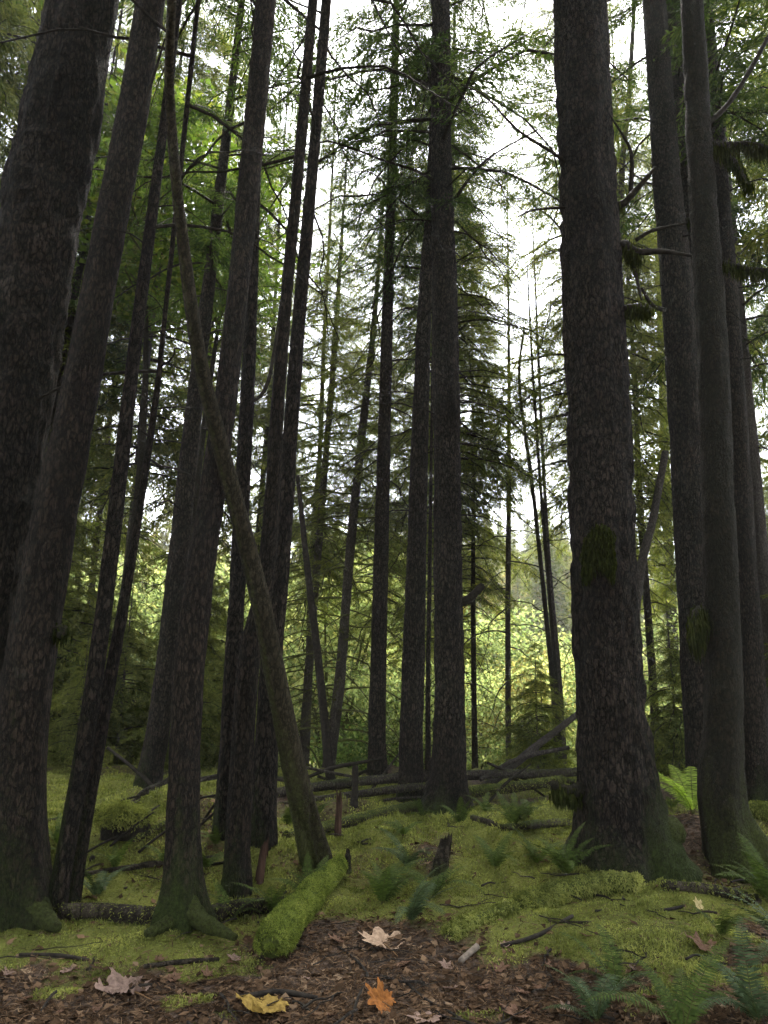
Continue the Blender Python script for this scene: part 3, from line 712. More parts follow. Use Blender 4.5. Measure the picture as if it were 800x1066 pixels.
def put(kind, px, Yd, sc, label, group=None, name="hemlock", cat="tree", rz=None):
    x_ = (px - 400) / FOC * Yd * 1.03
    root = empty(name, on(x_, Yd), random.random() * 6.28 if rz is None else rz)
    root.scale = (sc * random.uniform(.92, 1.08), sc * random.uniform(.92, 1.08), sc * random.uniform(.94, 1.06))
    tm, cm_ = VAR[kind]
    child("trunk", tm, root); child("crown", cm_, root)
    return tag(root, label, cat, group)
GM = "feathery hemlocks standing behind the near trunks"
LM = "feathery hemlock with drooping boughs, standing back among the others behind the near trunks"
MIDS = [  # px, depth, variant, scale
    (-40, 15, 'tall0', 1), (-150, 12, 'tall1', 1), (25, 20, 'tall2', 1.05), (60, 17, 'tall2', .95), (105, 22, 'tall0', 1), (140, 16.5, 'tall0', .9), 
    (205, 20, 'tall2', 1.1), (272, 23, 'tall2', 1.05), 
    (492, 17.5, 'tall2', .58), 
    (606, 15.5, 'lace0', .85), (472, 14, 'lace1', .9), (395, 24, 'lace0', .85), (330, 21, 'lace0', .9), (462, 17, 'lace0', .8), (438, 24, 'lace1', .9), (470, 22, 'lace0', .85), (645, 17, 'lace1', 1),
    (668, 19, 'tall2', .95), (718, 24, 'tall0', 1), (770, 27, 'lace0', 1), (880, 21, 'tall0', 1.1), (930, 14, 'tall1', 1),
]
for (px, Yd, kd, s) in MIDS: put(kd, px, Yd, s, LM, GM)
for (x_, y_, kd) in [(-3.5, -6, 'tall0'), (2.8, -7, 'tall1'), (6, -3.5, 'tall2'), (-7, -2, 'tall1'), (-4, -12, 'tall2'), (3.5, -13, 'tall0'), (9.5, -7, 'tall0'), (-10, -7, 'tall1'), (0, -17, 'tall1')]:  # unseen trees behind the viewpoint, added to darken the trunk fronts
    r_ = put(kd, 400, 5, 1, "unseen tall hemlock of the stand around and behind the viewpoint", "hemlocks around the viewpoint"); r_.location = on(x_, y_)
GY = "young hemlocks on the edge of the bank"
for (px, Yd, kd, s) in [(60, 14, 'young0', 1), (95, 15.5, 'young1', 1.1), (150, 14.2, 'young1', .8), (45, 12.6, 'young1', .55), (108, 12.2, 'young1', .45), (215, 12.4, 'young1', .5), (258, 13.0, 'young1', .55), (555, 13.2, 'young1', .5), (205, 15.5, 'young1', .8),
                        (222, 18, 'young0', 1), (-20, 14, 'young0', 1.1), (560, 19, 'young1', .8), (690, 16, 'young1', .9), (118, 20, 'young0', 1.0), (70, 23, 'young0', 1.2), (225, 24, 'young0', 1.2), (810, 15, 'young0', 1), (850, 13, 'young1', 1)]:
    put(kd, px, Yd, s, "small bushy young hemlock, boughs down to the ground, at the edge of the bank", GY, "young_hemlock")
GF = "conifers on the far hillside"
rf = np.random.default_rng(8)
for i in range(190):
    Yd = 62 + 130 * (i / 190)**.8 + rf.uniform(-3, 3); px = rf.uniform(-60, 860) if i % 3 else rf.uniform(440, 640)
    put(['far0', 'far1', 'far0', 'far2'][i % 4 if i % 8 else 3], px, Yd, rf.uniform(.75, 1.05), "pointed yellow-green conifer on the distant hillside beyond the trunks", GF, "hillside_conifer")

# broad-leaved trees and bushes
def leafy(h, w, n, size, rng, mat, stems=3, zlow=.15, tw=TWIG_MOSS):
    mb = MB(); lq = []
    for s in range(stems):
        a = rng.random() * 6.28; tip = np.array([math.cos(a) * w * .35, math.sin(a) * w * .35, h * rng.uniform(.8, 1)])
        K = np.stack([[0.05 * math.cos(a), .05 * math.sin(a), -.2], tip * [.3, .3, .45] + rng.normal(0, .1, 3), tip])
        C = curve(K, 10); v, f = tube(C, np.linspace(.02 + .008 * h, .006, 10), 6, False); mb.add(v, f, 1)
        for b in range(9):
            t = rng.uniform(.25, 1); p0 = C[int(t * 9)]
            if p0[2] < h * zlow: continue
            aa = rng.random() * 6.28; l = w * rng.uniform(.2, .5)
            e = p0 + np.array([math.cos(aa) * l, math.sin(aa) * l, rng.uniform(-.1, .45) * l])
            B = curve(np.stack([p0, (p0 + e) / 2 + [0, 0, .12 * l], e]), 6); v, f = tube(B, np.linspace(.012, .003, 6), 4, False); mb.add(v, f, 1)
            k = n // (stems * 9)
            c = B[rng.integers(1, 6, k)] + rng.normal(0, 1, (k, 3)) * np.array([.2, .2, .10]) * w * .5
            d = rng.normal(0, 1, (k, 3)); d[:, 2] -= .3; d /= np.linalg.norm(d, axis=1, keepdims=True)
            sgn = np.cross(d, rng.normal(0, .35, (k, 3)) + [0, 0, 1.0]); sgn /= np.linalg.norm(sgn, axis=1, keepdims=True) + 1e-6
            L_ = size * rng.uniform(.6, 1.3, k)[:, None]
            up_ = np.cross(sgn, d) * .12 * L_
            lq.append(np.stack([c, c + d * L_ * .45 - sgn * L_ * .42 + up_, c + d * L_, c + d * L_ * .45 + sgn * L_ * .42 + up_], 1))
    v, f = quads(np.concatenate(lq)); mb.add(v, f, 0)
    return mb.mesh("foliage", [mat, tw])
LEAF_GOLD = mat_leaf("yellow_leaves", [(.2, (.13, .13, .04)), (.5, (.26, .23, .07)), (.85, (.36, .28, .08))], .5, 1.3, tb=.9)
LEAF_GREEN = mat_leaf("green_leaves", [(.2, (.035, .062, .018)), (.5, (.07, .11, .032)), (.85, (.14, .18, .05))], .5, 1.4, tb=.8)
LV = {'bush0': leafy(8.5, 6.5, 7500, .20, rb, LEAF_LIT, 5), 'bush1': leafy(11, 7, 8500, .21, rb, LEAF_LIT, 5), 'bush2': leafy(6, 6, 6000, .19, rb, LEAF_GREEN, 6), 'gold': leafy(7, 5.5, 6000, .19, rb, LEAF_GOLD, 5)}
LB = "sunlit yellow-green leafy bush in the clearing beyond the bank"
rq = np.random.default_rng(31)
BUSH = [(505, 31, 'gold', .95), (545, 37, 'gold', .9), (375, 38, 'gold', .9), (100, 33, 'gold', .9), (420, 44, 'gold', 1.0)]
for i in range(40):
    BUSH.append((-60 + 920 * ((i * .618) % 1), 22 + 32 * ((i * .37) % 1)**.9, ('bush0', 'bush1', 'bush2')[i % 3], rq.uniform(.85, 1.2) * (.55 if (i * .37) % 1 < .25 else 1)))
for i, (px, Yd, kd, s) in enumerate(BUSH):
    x_ = (px - 400) / FOC * Yd * 1.03
    o = link("leafy_bush", LV[kd], None, on(x_, Yd)); o.rotation_euler = (0, 0, i * 1.7); o.scale = (s, s, s * (.9 + .2 * (i % 3) / 2))
    if kd == 'gold': tag(o, "golden-yellow autumn bush among the green ones beyond the bank", "bush", "golden bushes beyond the bank")
    elif kd == 'bush2': tag(o, "mid-green leafy bush standing between the sunlit yellow ones beyond the bank", "bush", "green bushes beyond the bank")
    else: tag(o, LB, "bush", "sunlit bushes beyond the bank")

# broad-leaved maple behind the left trunks: crown high up
def maple(px, Yd, h, label, z0, w, n, seed, rz=0):
    rg = np.random.default_rng(seed); x_ = (px - 400) / FOC * Yd * 1.03
    root = empty("maple", on(x_, Yd), rz)
    z = np.linspace(-.3, h, 24); P = np.stack([.35 * np.sin(z * .3), .2 * np.sin(z * .22 + 1), z], -1)
    child("trunk", trunk_mesh("trunk", P, .10 * (1 - z / h * .8) , 16, BARK_MOSS, .03, .5, .3, 4, seed, (.4, .6, .2, 0)), root)
    mb = MB(); lq = []
    for b in range(46):
        t = rg.uniform(z0, h); p0 = np.array([np.interp(t, z, P[:, 0]), np.interp(t, z, P[:, 1]), t])
        a = rg.random() * 6.28; l = w * rg.uniform(.35, 1) * (1.1 - .5 * (t - z0) / (h - z0))
        e = p0 + np.array([math.cos(a) * l, math.sin(a) * l, l * rg.uniform(.0, .5)])
        B = curve(np.stack([p0, (p0 + e) / 2 + [0, 0, .12 * l], e]), 8); v, f = tube(B, np.linspace(.022, .004, 8), 5, False); mb.add(v, f, 1)
        k = n // 46
        c = B[rg.integers(2, 8, k)] + rg.normal(0, 1, (k, 3)) * np.array([.42, .42, .12])
        d = rg.normal(0, 1, (k, 3)) * [1, 1, .35]; d[:, 2] -= .35; d /= np.linalg.norm(d, axis=1, keepdims=True)
        sgn = np.cross(d, rg.normal(0, .3, (k, 3)) + [0, 0, 1.0]); sgn /= np.linalg.norm(sgn, axis=1, keepdims=True) + 1e-6
        L_ = .13 * rg.uniform(.6, 1.3, k)[:, None]; up_ = np.cross(sgn, d) * .1 * L_
        lq.append(np.stack([c, c + d * L_ * .4 - sgn * L_ * .5 + up_, c + d * L_ * .75 - sgn * L_ * .2, c + d * L_, c + d * L_ * .75 + sgn * L_ * .2, c + d * L_ * .4 + sgn * L_ * .5 + up_], 1))
    v, f = quads(np.concatenate(lq)); mb.add(v, f, 0)
    child("crown", mb.mesh("crown", [LEAF_MAPLE, TWIG_MOSS]), root)
    return tag(root, label, "tree")
maple(120, 13.5, 13.5, "broad-leaved maple with glowing yellow-green leaves high behind the left trunks", 8.2, 2.6, 5200, 3)
maple(215, 14.5, 12.5, "broad-leaved maple with dark green leaves high behind the leaning trunk", 9.0, 2.0, 3000, 9, 2.0)

# ------------------------------------------------------------------ fallen logs
def log(pts, label, mat=WOOD, sides=18, moss=.55, name="fallen_log", cat="log", seed=1, lump=.12, tufts=0, tmat=MOSS, tl=.03, lift=.6, round_end=False):
    """pts: (x, y, width, depth or None to lie on the ground)"""
    K = []
    for (px, py, w, Yd) in pts:
        p = hit(px, py) if Yd is None else at_y(px, py, Yd)
        r = w * pix(p) * .5
        if Yd is None: p = p + np.array([0, 0, r * lift])
        K.append([*p, r])
    K = np.array(K); L = np.linalg.norm(np.diff(K[:, :3], axis=0), axis=1).sum()
    C = curve(K, max(10, int(L / (.02 if round_end else .06))))
    base = C[len(C) // 2, :3].copy()
    rg = np.random.default_rng(seed)
    if round_end:
        e_ = np.concatenate([[0], np.cumsum(np.linalg.norm(np.diff(C[:, :3], axis=0), axis=1))]); q_ = np.clip(e_ / (C[0, 3] * 1.5), 0, 1); C[:, 3] *= np.sqrt(np.maximum(1 - (1 - q_)**2, .02))
    C[:, :3] -= base
    dist = np.concatenate([[0], np.cumsum(np.linalg.norm(np.diff(C[:, :3], axis=0), axis=1))])[:, None]
    fac = lambda t, i: 1 + lump * vnoise(np.cos(t) * 1.5 + seed, np.sin(t) * 1.5, dist * 3) + lump * .6 * vnoise(np.cos(t) * 4 + seed, np.sin(t) * 4, dist * 8)
    V, F = tube(C[:, :3], C[:, 3], sides, True, fac)
    root = empty(name, base)
    up = (V - np.repeat(np.vstack([C[:, :3]]), sides, 0).reshape(-1, 3)[:len(V)] if False else None)
    cen = np.concatenate([np.repeat(C[:, :3], sides, 0), C[:1, :3], C[-1:, :3]]); rr = np.concatenate([np.repeat(C[:, 3], sides), C[:1, 3], C[-1:, 3]])
    upn = (V[:, 2] - cen[:, 2]) / np.maximum(rr, 1e-4)
    mm = moss * (.35 + .65 * np.clip(upn, -1, 1)) + .18 * vnoise(V[:, 0] * 3, V[:, 1] * 3, V[:, 2] * 3)
    child("bark", make_mesh("bark", V, [(F, 0)], [mat], True, {'moss': mm}), root)
    if tufts:
        k = rg.integers(0, len(V) - 2, tufts); Nn = V[k] - cen[k]; Nn /= np.linalg.norm(Nn, axis=1, keepdims=True) + 1e-9
        ok = Nn[:, 2] > -.55; k, Nn = k[ok], Nn[ok]
        Pp = V[k] + rg.normal(0, .012 if round_end else .032, (len(k), 3))
        ax_ = cen[k]; dd = Pp - ax_; rad_ = np.linalg.norm(V[k] - ax_, axis=1, keepdims=True)
        Pp = ax_ + dd / (np.linalg.norm(dd, axis=1, keepdims=True) + 1e-9) * rad_ * .985
        ln_ = tl * rg.uniform(.5, 1.2, len(k)) * (1 + .4 * vnoise(Pp[:, 0] * 8, Pp[:, 1] * 8, Pp[:, 2] * 8))
        Q = blades(Pp, Nn, ln_, tl * .22 * rg.uniform(.6, 1.4, len(k)), rg.normal(.7, .4, len(k)), rg)
        Q[:, 2] -= np.array([0, 0, .3]) * ln_[:, None]
        v, f = quads(Q)
        tag(child("moss", make_mesh("moss", v, [(f, 0)], [tmat]), root), kind='stuff')
    return tag(root, label, cat)
log([(280,1005,34,None), (300,975,31,None), (322,945,24,None), (343,920,18,None), (353,907,14,None)], "log wrapped in thick bright green moss lying in the foreground", MOSS_PAD, 28, 1, "mossy_log", seed=3,
    lump=.24, tufts=60000, tmat=MOSS_BRIGHT, tl=.022, lift=1.0, round_end=True)
log([(278,826,9,9.5), (380,813,9.5,9.7), (480,807,9.5,9.9), (572,805,9,10.0), (606,803,8,10.1)], "long straight fallen pole, upper of two crossing behind the central trunk", BARK_GREY, 16, .38, seed=5, tufts=2500, tl=.022)
log([(270,843,8,9.0), (330,833,8,9.2), (400,823,8,9.4), (456,817,7,9.55)], "fallen pole just below the long straight one, left of the central trunk", BARK_GREY, 16, .35, seed=6, tufts=1500, tl=.022)
log([(480,826,11,9.2), (530,820,11,9.4), (585,812,9,9.6)], "thick mossy fallen log pointing right from the central trunk", WOOD, 18, .7, seed=7, tufts=5000, tl=.025)
log([(478,838,10,9.8), (520,808,9,10.6), (562,774,7.5,11.6), (606,740,6,12.6)], "pale dead log slanting up to the right behind the fallen poles", BARK_GREY, 16, .2, seed=8)
log([(500,812,4,9.8), (540,790,5,10.2), (592,778,4,10.6)], "thin dead branch crossing above the mossy poles left of the massive conifer", BARK_GREY, 10, .2, name="fallen_branch", cat="branch", seed=51)
log([(300,818,3,9.9), (345,800,4,10), (398,790,3,10.2)], "thin broken branch leaning over the poles near the charred snag", TWIG, 10, .2, name="fallen_branch", cat="branch", seed=52)
log([(205,812,5,10.5), (250,806,5.5,10.4), (300,812,5,10.2)], "mossy pole lying between the slim conifers at the back of the bank", BARK_GREY, 12, .4, seed=53)
log([(540,800,5,11), (570,806,6,10.8), (600,815,6,10.6)], "short mossy branch lying against the slanting dead log", WOOD, 12, .7, name="fallen_branch", cat="branch", seed=9, tufts=1500, tl=.02)
log([(298,872,9,None), (350,862,11,None), (410,848,12,None), (460,840,12,None)], "mossy log lying along the ground in front of the fallen poles", WOOD, 18, .75, seed=10, tufts=7000, tl=.025)
log([(492,853,6,None), (508,858,6.5,None), (526,866,7,None)], "short dark log end lying right of the central trunk's foot", WOOD, 14, .4, name="log_piece", seed=11)
log([(522,864,7,None), (560,861,9,None), (592,858,8,None)], "dark mossy log lying on the moss left of the massive conifer", WOOD, 14, .5, seed=12, tufts=2500, tl=.022)
log([(545,843,3.4,8.6), (559,858,4,8.2), (574,876,4,None)], "pale bare stick leaning on the mossy ground left of the massive conifer", BARK_GREY, 10, .1, name="fallen_branch", cat="branch", seed=13)
log([(62,955,17,None), (110,957,19,None), (163,961,18,None)], "rotting dark log between the mossy left foot and the spreading roots", WOOD, 22, .25, seed=14, tufts=1500, tl=.02)
log([(203,962,18,None), (240,954,19,None), (285,948,17,None), (325,945,14,None)], "rotting dark log running right from the spreading roots to the moss log", WOOD, 22, .35, seed=15, tufts=2500, tl=.02)
log([(112,778,3,10), (138,799,3.6,10), (158,818,4.4,9.9), (172,838,5,9.8)], "thin dead stick slanting down right beside the mossy stump", TWIG, 10, .3, name="fallen_branch", cat="branch", seed=16)
log([(96,896,6,None), (116,870,6,7.9), (135,843,6,7.9), (150,824,5.5,7.9), (176,813,4,7.9)], "curved grey branch arching up over the left bank", BARK_GREY, 12, .35, name="fallen_branch", cat="branch", seed=17)
log([(132,857,2.2,7.2), (142,874,3,7.2), (145,900,3,7.2), (141,942,3.4,7.0)], "thin mossy sapling stem bent over in front of the left bank", BARK_MOSS, 10, .5, name="bent_stem", cat="branch", seed=18)
log([(36,858,5,None), (70,853,5,None), (104,846,6,None)], "mossy branch lying left of the stump on the bank", WOOD, 12, .6, name="fallen_branch", cat="branch", seed=19, tufts=900, tl=.02)
log([(88,912,5,None), (130,906,6,None), (170,900,5,None)], "thin dead branch lying across the left bank above the rotting log", WOOD, 12, .3, name="fallen_branch", cat="branch", seed=20)
log([(92,948,3,None), (130,935,3.4,6.4), (163,922,3,6.4)], "dark twig propped over the rotting log", TWIG, 8, .1, name="fallen_branch", cat="branch", seed=21)
log([(144,876,8,None), (158,868,9,None), (172,862,9,None)], "stubby mossy log on the bank left of the reddish trunk", WOOD, 14, .7, seed=22, tufts=1500, tl=.022)
log([(205,835,5,None), (232,830,5,None), (280,828,5,None)], "low dark log behind the slim conifers on the left", WOOD, 12, .4, seed=23)
log([(543,947,20,None), (580,936,22,None), (625,926,22,None), (662,924,18,None)], "moss-covered root log in front of the massive conifer", MOSS_PAD, 20, 1, "mossy_log", seed=24, lump=.2, tufts=16000, tmat=MOSS, tl=.03, lift=.35)
log([(690,926,13,None), (740,930,12,None), (790,940,11,None)], "half rotten log lying in front of the bent mossy trunk", WOOD, 18, .35, seed=25, tufts=2500, tl=.022, lift=.5)
log([(470,975,18,None), (500,960,20,None), (530,950,18,None)], "low mossy root ridge right of the ferns", MOSS_PAD, 18, 1, "mossy_log", seed=26, lump=.25, tufts=9000, tmat=MOSS, tl=.028, lift=.1)
log([(770,850,14,None), (800,855,24,None), (850,870,30,None)], "thick mossy root running right from the bent trunk", MOSS_PAD, 20, 1, "mossy_root", "root", seed=27, lump=.15, tufts=9000, tmat=MOSS, tl=.026, lift=.6)
rq3 = np.random.default_rng(91)
for i in range(16):
    px = rq3.uniform(40, 250); py = rq3.uniform(822, 905); b_ = hit(px, py); w_ = rq3.uniform(18, 55); dy_ = rq3.uniform(-26, 10)
    log([(px - w_ / 2, py, 2.6, None), (px, py - 8 + dy_ * .5, 2.6, b_[1]), (px + w_ / 2, py - 12 + dy_, 1.4, b_[1] + .1)], "thin dead branch lying in the brush on the left bank", (TWIG, BARK_GREY, BARK_MOSS)[i % 3], 7, .25, name="dead_branch", cat="branch", seed=110 + i)['group'] = "thin dead branches on the left bank"
# the tangle of thin dead branches among the fallen poles
rq2 = np.random.default_rng(63)
for i in range(16):
    px = rq2.uniform(270, 600); py = rq2.uniform(806, 840); w_ = rq2.uniform(30, 85); dy_ = rq2.normal(0, 14); Y_ = rq2.uniform(9.0, 10.6)
    log([(px - w_ / 2, py + dy_, 3, Y_), (px, py - 3 + rq2.normal(0, 3), 3, Y_ + .1), (px + w_ / 2, py - dy_, 1.6, Y_ + .2)], "thin dead branch tangled among the fallen poles", (TWIG, BARK_GREY, BARK_MOSS)[i % 3], 7, .2, name="dead_branch", cat="branch", seed=70 + i)['group'] = "thin dead branches among the fallen poles"
# ground sticks
log([(522,987,4,None), (560,976,4.5,None), (596,956,4,None)], "brown stick lying on the ground right of the path", TWIG, 10, .1, name="stick", cat="stick", seed=30, lift=1)
log([(480,1004,7,None), (497,989,7,None)], "short pale broken stick on the brown litter", mat_flat("pale_wood", (.06, .05, .04), (.17, .14, .11), 30), 10, .1, name="stick", cat="stick", seed=31, lift=1)
log([(366,1064,3.2,None), (373,1040,3.2,None), (383,1018,3,None), (370,1000,2.4,None), (352,986,2,None)], "thin crooked twig left of the orange leaf", TWIG, 8, .1, name="stick", cat="stick", seed=32, lift=1.1)
log([(420,1020,3,None), (440,1040,3,None), (470,1056,3,None), (492,1072,3,None)], "dark twig right of the orange leaf", TWIG, 8, .1, name="stick", cat="stick", seed=33, lift=1)
log([(20,996,4,None), (60,997,4.5,None), (92,1001,3,None)], "dark stick lying along the left edge of the litter", TWIG, 8, .1, name="stick", cat="stick", seed=34, lift=1)
log([(150,1008,4,None), (190,1004,5,None), (228,1001,4,None)], "pale-ended stick lying in the litter below the spreading roots", WOOD, 10, .1, name="stick", cat="stick", seed=35, lift=1)
log([(272,1000,3.5,None), (264,985,3.5,5.0), (258,968,2.5,5.0)], "short twig poking up left of the moss log", TWIG, 8, .1, name="stick", cat="stick", seed=36, lift=1)
log([(250,1042,6,None), (290,1036,6,None), (330,1042,5,None)], "dark twig lying behind the yellow leaf", TWIG, 8, .1, name="stick", cat="stick", seed=37, lift=1)
log([(130,926,3,None), (190,905,2.5,7.0), (240,862,2,7.4)], "slender arching twig over the bank beside the slim conifers", TWIG, 8, .1, name="fallen_branch", cat="branch", seed=38)
log([(620,950,3,None), (700,948,3.5,None), (770,925,2.5,None)], "thin bare twig lying below the half rotten log", TWIG, 8, .1, name="stick", cat="stick", seed=39, lift=1)

rt = np.random.default_rng(44)
TW = []
for i in range(7):
    L = rt.uniform(.18, .55); n = 9; t = np.linspace(0, 1, n)
    P = np.stack([(t - .5) * L, np.cumsum(rt.normal(0, .035, n)) * L, .006 + .012 * np.abs(np.sin(t * 5 + i))], -1)
    mb = MB(); v, f = tube(P, np.linspace(.006, .002, n) * rt.uniform(.6, 1.3), 6); mb.add(v, f)
    if i % 2: K = np.stack([P[4], P[4] + [.06, .05, .012], P[4] + [.12, .07, .02]]); v, f = tube(K, [.003, .002, .001], 5); mb.add(v, f)
    TW.append(mb.mesh("twig", [(TWIG, BARK_GREY, WOOD)[i % 3]]))
for i in range(150):
    yy = 3.0 + 6.5 * rt.random()**1.4; xx = (rt.random() * 2 - 1) * .55 * yy
    o = link("twig", TW[i % 7], None, on(xx, yy)); o.rotation_euler = (0, rt.normal(0, .08), rt.random() * 6.28)
    tag(o, "small dead twig scattered on the forest floor", "twig", "dead twigs scattered on the forest floor")

# stumps and spikes
def spike(px, py, top, w, label, mat, seed, name="broken_stump", lean=0, jag=.5):
    b = hit(px, py); s = pix(b); h = (py - top) * s
    rg = np.random.default_rng(seed); n = 12; z = np.linspace(-.12, h, n); sides = 14
    th = np.linspace(0, 2 * math.pi, sides, endpoint=False)
    P = np.stack([lean * z, 0 * z, z], -1)
    jg = rg.random(sides) * jag
    fac = lambda t, i: 1 + .25 * vnoise(np.cos(t) * 2 + seed, np.sin(t) * 2, i * .4) + .5 * np.exp(-np.maximum(i - 1.5, 0) / 1.5)
    R = w * s * .5 * (1 - .25 * np.clip(z / h, 0, 1))
    V, F = tube(P, R, sides, True, fac)
    k = n - 1
    V[k * sides:(k + 1) * sides, 2] -= jg * h; V[(k - 1) * sides:k * sides, 2] -= jg * h * .6; V[-1, 2] -= h * .35
    o = link(name, make_mesh(name, V, [(F, 0)], [mat], False, {'moss': .4 - 2 * V[:, 2]}), None, b)
    return tag(o, label, "stump")
spike(352, 872, 820, 7, "narrow reddish rotten stump standing in front of the fallen poles", SNAG, 3)
spike(369, 838, 788, 7, "slim dark broken post behind the fallen poles", TWIG, 4)
spike(458, 906, 866, 15, "dark pointed shard of a stump rising from the moss hummock", WOOD, 5, lean=.2, jag=.75)
spike(362, 908, 885, 8, "small broken splinter at the far end of the moss log", WOOD, 6, jag=.7)
spike(270, 918, 872, 8, "splintered reddish stump between the slim conifers and the leaning trunk's foot", SNAG, 7, lean=.1, jag=.6)
spike(688, 885, 868, 8, "little dark splinter in the litter mound", WOOD, 9, jag=.6)
# mossy stump on the left bank
b = hit(127, 868); s = pix(b)
th = np.linspace(0, 2 * math.pi, 28, endpoint=False); rows = []
prof = [(1.0, -.1), (1.02, .12), (1.05, .3), (.98, .44), (.75, .53), (.4, .58), (.1, .6)]
for r, z in prof: rows.append(np.stack([np.cos(th) * r * 25 * s, np.sin(th) * r * 26 * s * .8, np.full(28, z * 50 * s)], -1))
V = np.concatenate(rows); V *= (1 + .30 * fbm(V[:, 0] * 4, V[:, 1] * 4, V[:, 2] * 4, 3))[:, None]
F = np.array([[i * 28 + j, i * 28 + (j + 1) % 28, (i + 1) * 28 + (j + 1) % 28, (i + 1) * 28 + j] for i in range(len(prof) - 1) for j in range(28)])
st = empty("mossy_stump", b)
child("bark", make_mesh("bark", V, [(F, 0)], [WOOD], True, {'moss': np.clip(V[:, 2] / (30 * s), 0, 1)}), st)
rg = np.random.default_rng(6); k = rg.integers(28 * 2, len(V), 9000)
Nn = V[k] - [0, 0, .2]; Nn /= np.linalg.norm(Nn, axis=1, keepdims=True)
v, f = quads(blades(V[k] + rg.normal(0, .02, (9000, 3)), Nn, .026 * rg.uniform(.4, 1.3, 9000), np.full(9000, .007), rg.normal(.8, .4, 9000), rg))
tag(child("moss", make_mesh("moss", v, [(f, 0)], [MOSS]), st), kind='stuff')
tag(st, "rounded stump capped with moss on the left bank", "stump")

# ------------------------------------------------------------------ ferns
def frond_mesh(L, rng, mat, arch=.55, pl=.085, n=32, wide=.0145):
    t = np.linspace(0, 1, n + 4)
    ang = math.radians(72) - t * math.radians(100) * arch * 1.3
    ds = L / len(t)
    ax = np.stack([np.cumsum(np.cos(ang)) * ds, np.cumsum(rng.normal(0, .03, len(t))) * ds, np.cumsum(np.sin(ang)) * ds], -1)
    mb = MB()
    v, f = tube(ax, np.linspace(.0032, .0008, len(t)), 4, False); mb.add(v, f, 1)
    T, A, B = frames(ax)
    Q = []
    for i in range(3, n + 4):
        u = (i - 3) / n; l = pl * (min(1, u * 4 + .45)) * (1 - u**2.2) ** .8 + .006
        for sg in (-1, 1):
            side = np.array([0, 1.0, 0]) * sg
            d = side * .93 + T[i] * .28 + rng.normal(0, .06, 3); d /= np.linalg.norm(d)
            nrm = np.cross(T[i], side) * sg
            w = T[i] * wide * (.6 + .5 * (1 - u)) * .5
            p = ax[i]; dr = -nrm * 0 + np.array([0, 0, -.16 * l])
            m1 = p + d * l * .45 + dr * .2; e = p + d * l + dr
            Q.append([p - w * .7, p + w * .9, m1 + w, m1 - w]); Q.append([m1 - w, m1 + w, e + w * .15, e - w * .05])
    v, f = quads(np.array(Q)); mb.add(v, f, 0)
    return mb.mesh("frond", [mat, TWIG_MOSS])
rg = np.random.default_rng(12)
FR = {m_: [frond_mesh(.62, rg, mat, a) for a in (.45, .6, .75, .9, .55)] for m_, mat in (('g', FERN), ('b', FERN_BLUE), ('l', FERN_LIT))}
def fern(px, py, size, kind, label, n=8, az0=None, spread=6.28, group=None, tilt=0.0):
    b = hit(px, py); root = empty("sword_fern", b - np.array([0, 0, .01]))
    for i in range(n):
        o = child("frond", FR[kind][int(rg.integers(5))], root)
        az = (rg.random() * 6.28 if az0 is None else az0) + spread * (i / n - .5) + rg.normal(0, .18)
        o.rotation_euler = (rg.normal(0, .12), tilt + rg.normal(0, .15), az)
        q = size * rg.uniform(.6, 1.0); o.scale = (q, q, q)
    return tag(root, label, "fern", group)
fern(398, 942, .80, 'g', "full green fern clump right of the moss log", 11)
fern(428, 962, .75, 'b', "fern with arching bluish fronds beside the pale tan leaf", 7, 0, 3.6)
fern(450, 935, .70, 'g', "fern at the foot of the pointed stump shard", 8)
fern(322, 938, .60, 'g', "fern tucked between the leaning trunk and the moss log", 7, 2.6, 4.0)
fern(283, 952, .60, 'g', "fern in the shade just left of the moss log's far end", 7)
fern(590, 912, .7, 'g', "large fern at the left foot of the massive conifer", 11, 2.4, 5.0)
fern(560, 900, .6, 'g', "smaller fern left of the large one by the massive conifer", 7)
fern(425, 905, .7, 'b', "bluish fern on the moss between the two hummocks", 6)
fern(516, 905, .6, 'g', "fern on the open moss right of the hummock", 7)
fern(536, 862, .7, 'g', "yellow-green fern beyond the dark mossy log", 7)
fern(480, 858, .7, 'g', "low fern at the central trunk's foot", 7)
fern(622, 1066, .65, 'b', "bluish fern at the bottom edge right of centre", 7, 2.0, 4.5)
fern(712, 1078, .75, 'g', "dark fern at the bottom edge near the right corner", 7, 1.9, 3.6)
fern(790, 1066, .8, 'b', "large bluish fern in the bottom right corner", 8, 2.2, 4.0)
fern(825, 995, .85, 'b', "fern reaching in from the right edge with a long frond", 7, 3.1, 2.4)
fern(800, 940, .9, 'g', "green fern at the right edge by the half rotten log", 8, 2.9, 3.5)
fern(640, 1030, .6, 'g', "small green fern just above the bottom bluish one", 6)
fern(100, 935, .7, 'b', "grey-green fern behind the rotting log on the left", 6)
fern(722, 848, 1.25, 'l', "bright lime green fern glowing between the massive conifer and the bent trunk", 7, 2.4, 3.8)
fern(752, 975, .6, 'g', "little fern under the half rotten log", 6)
fern(240, 960, .5, 'g', "low fern in front of the dark log left of the moss log", 6)
fern(20, 905, .7, 'g', "dim fern behind the mossy left foot", 6)
fern(170, 900, .6, 'g', "dim fern behind the spreading roots", 6)
for (px, py) in [(300, 860), (330, 850), (420, 870), (505, 845), (550, 850), (225, 880), (215, 905), (600, 850), (700, 842), (120, 905), (60, 880), (440, 850)]:
    fern(px, py, .55, 'g', "small low fern among the moss on the bank", 6, None, 6.28, "small ferns scattered over the mossy bank")

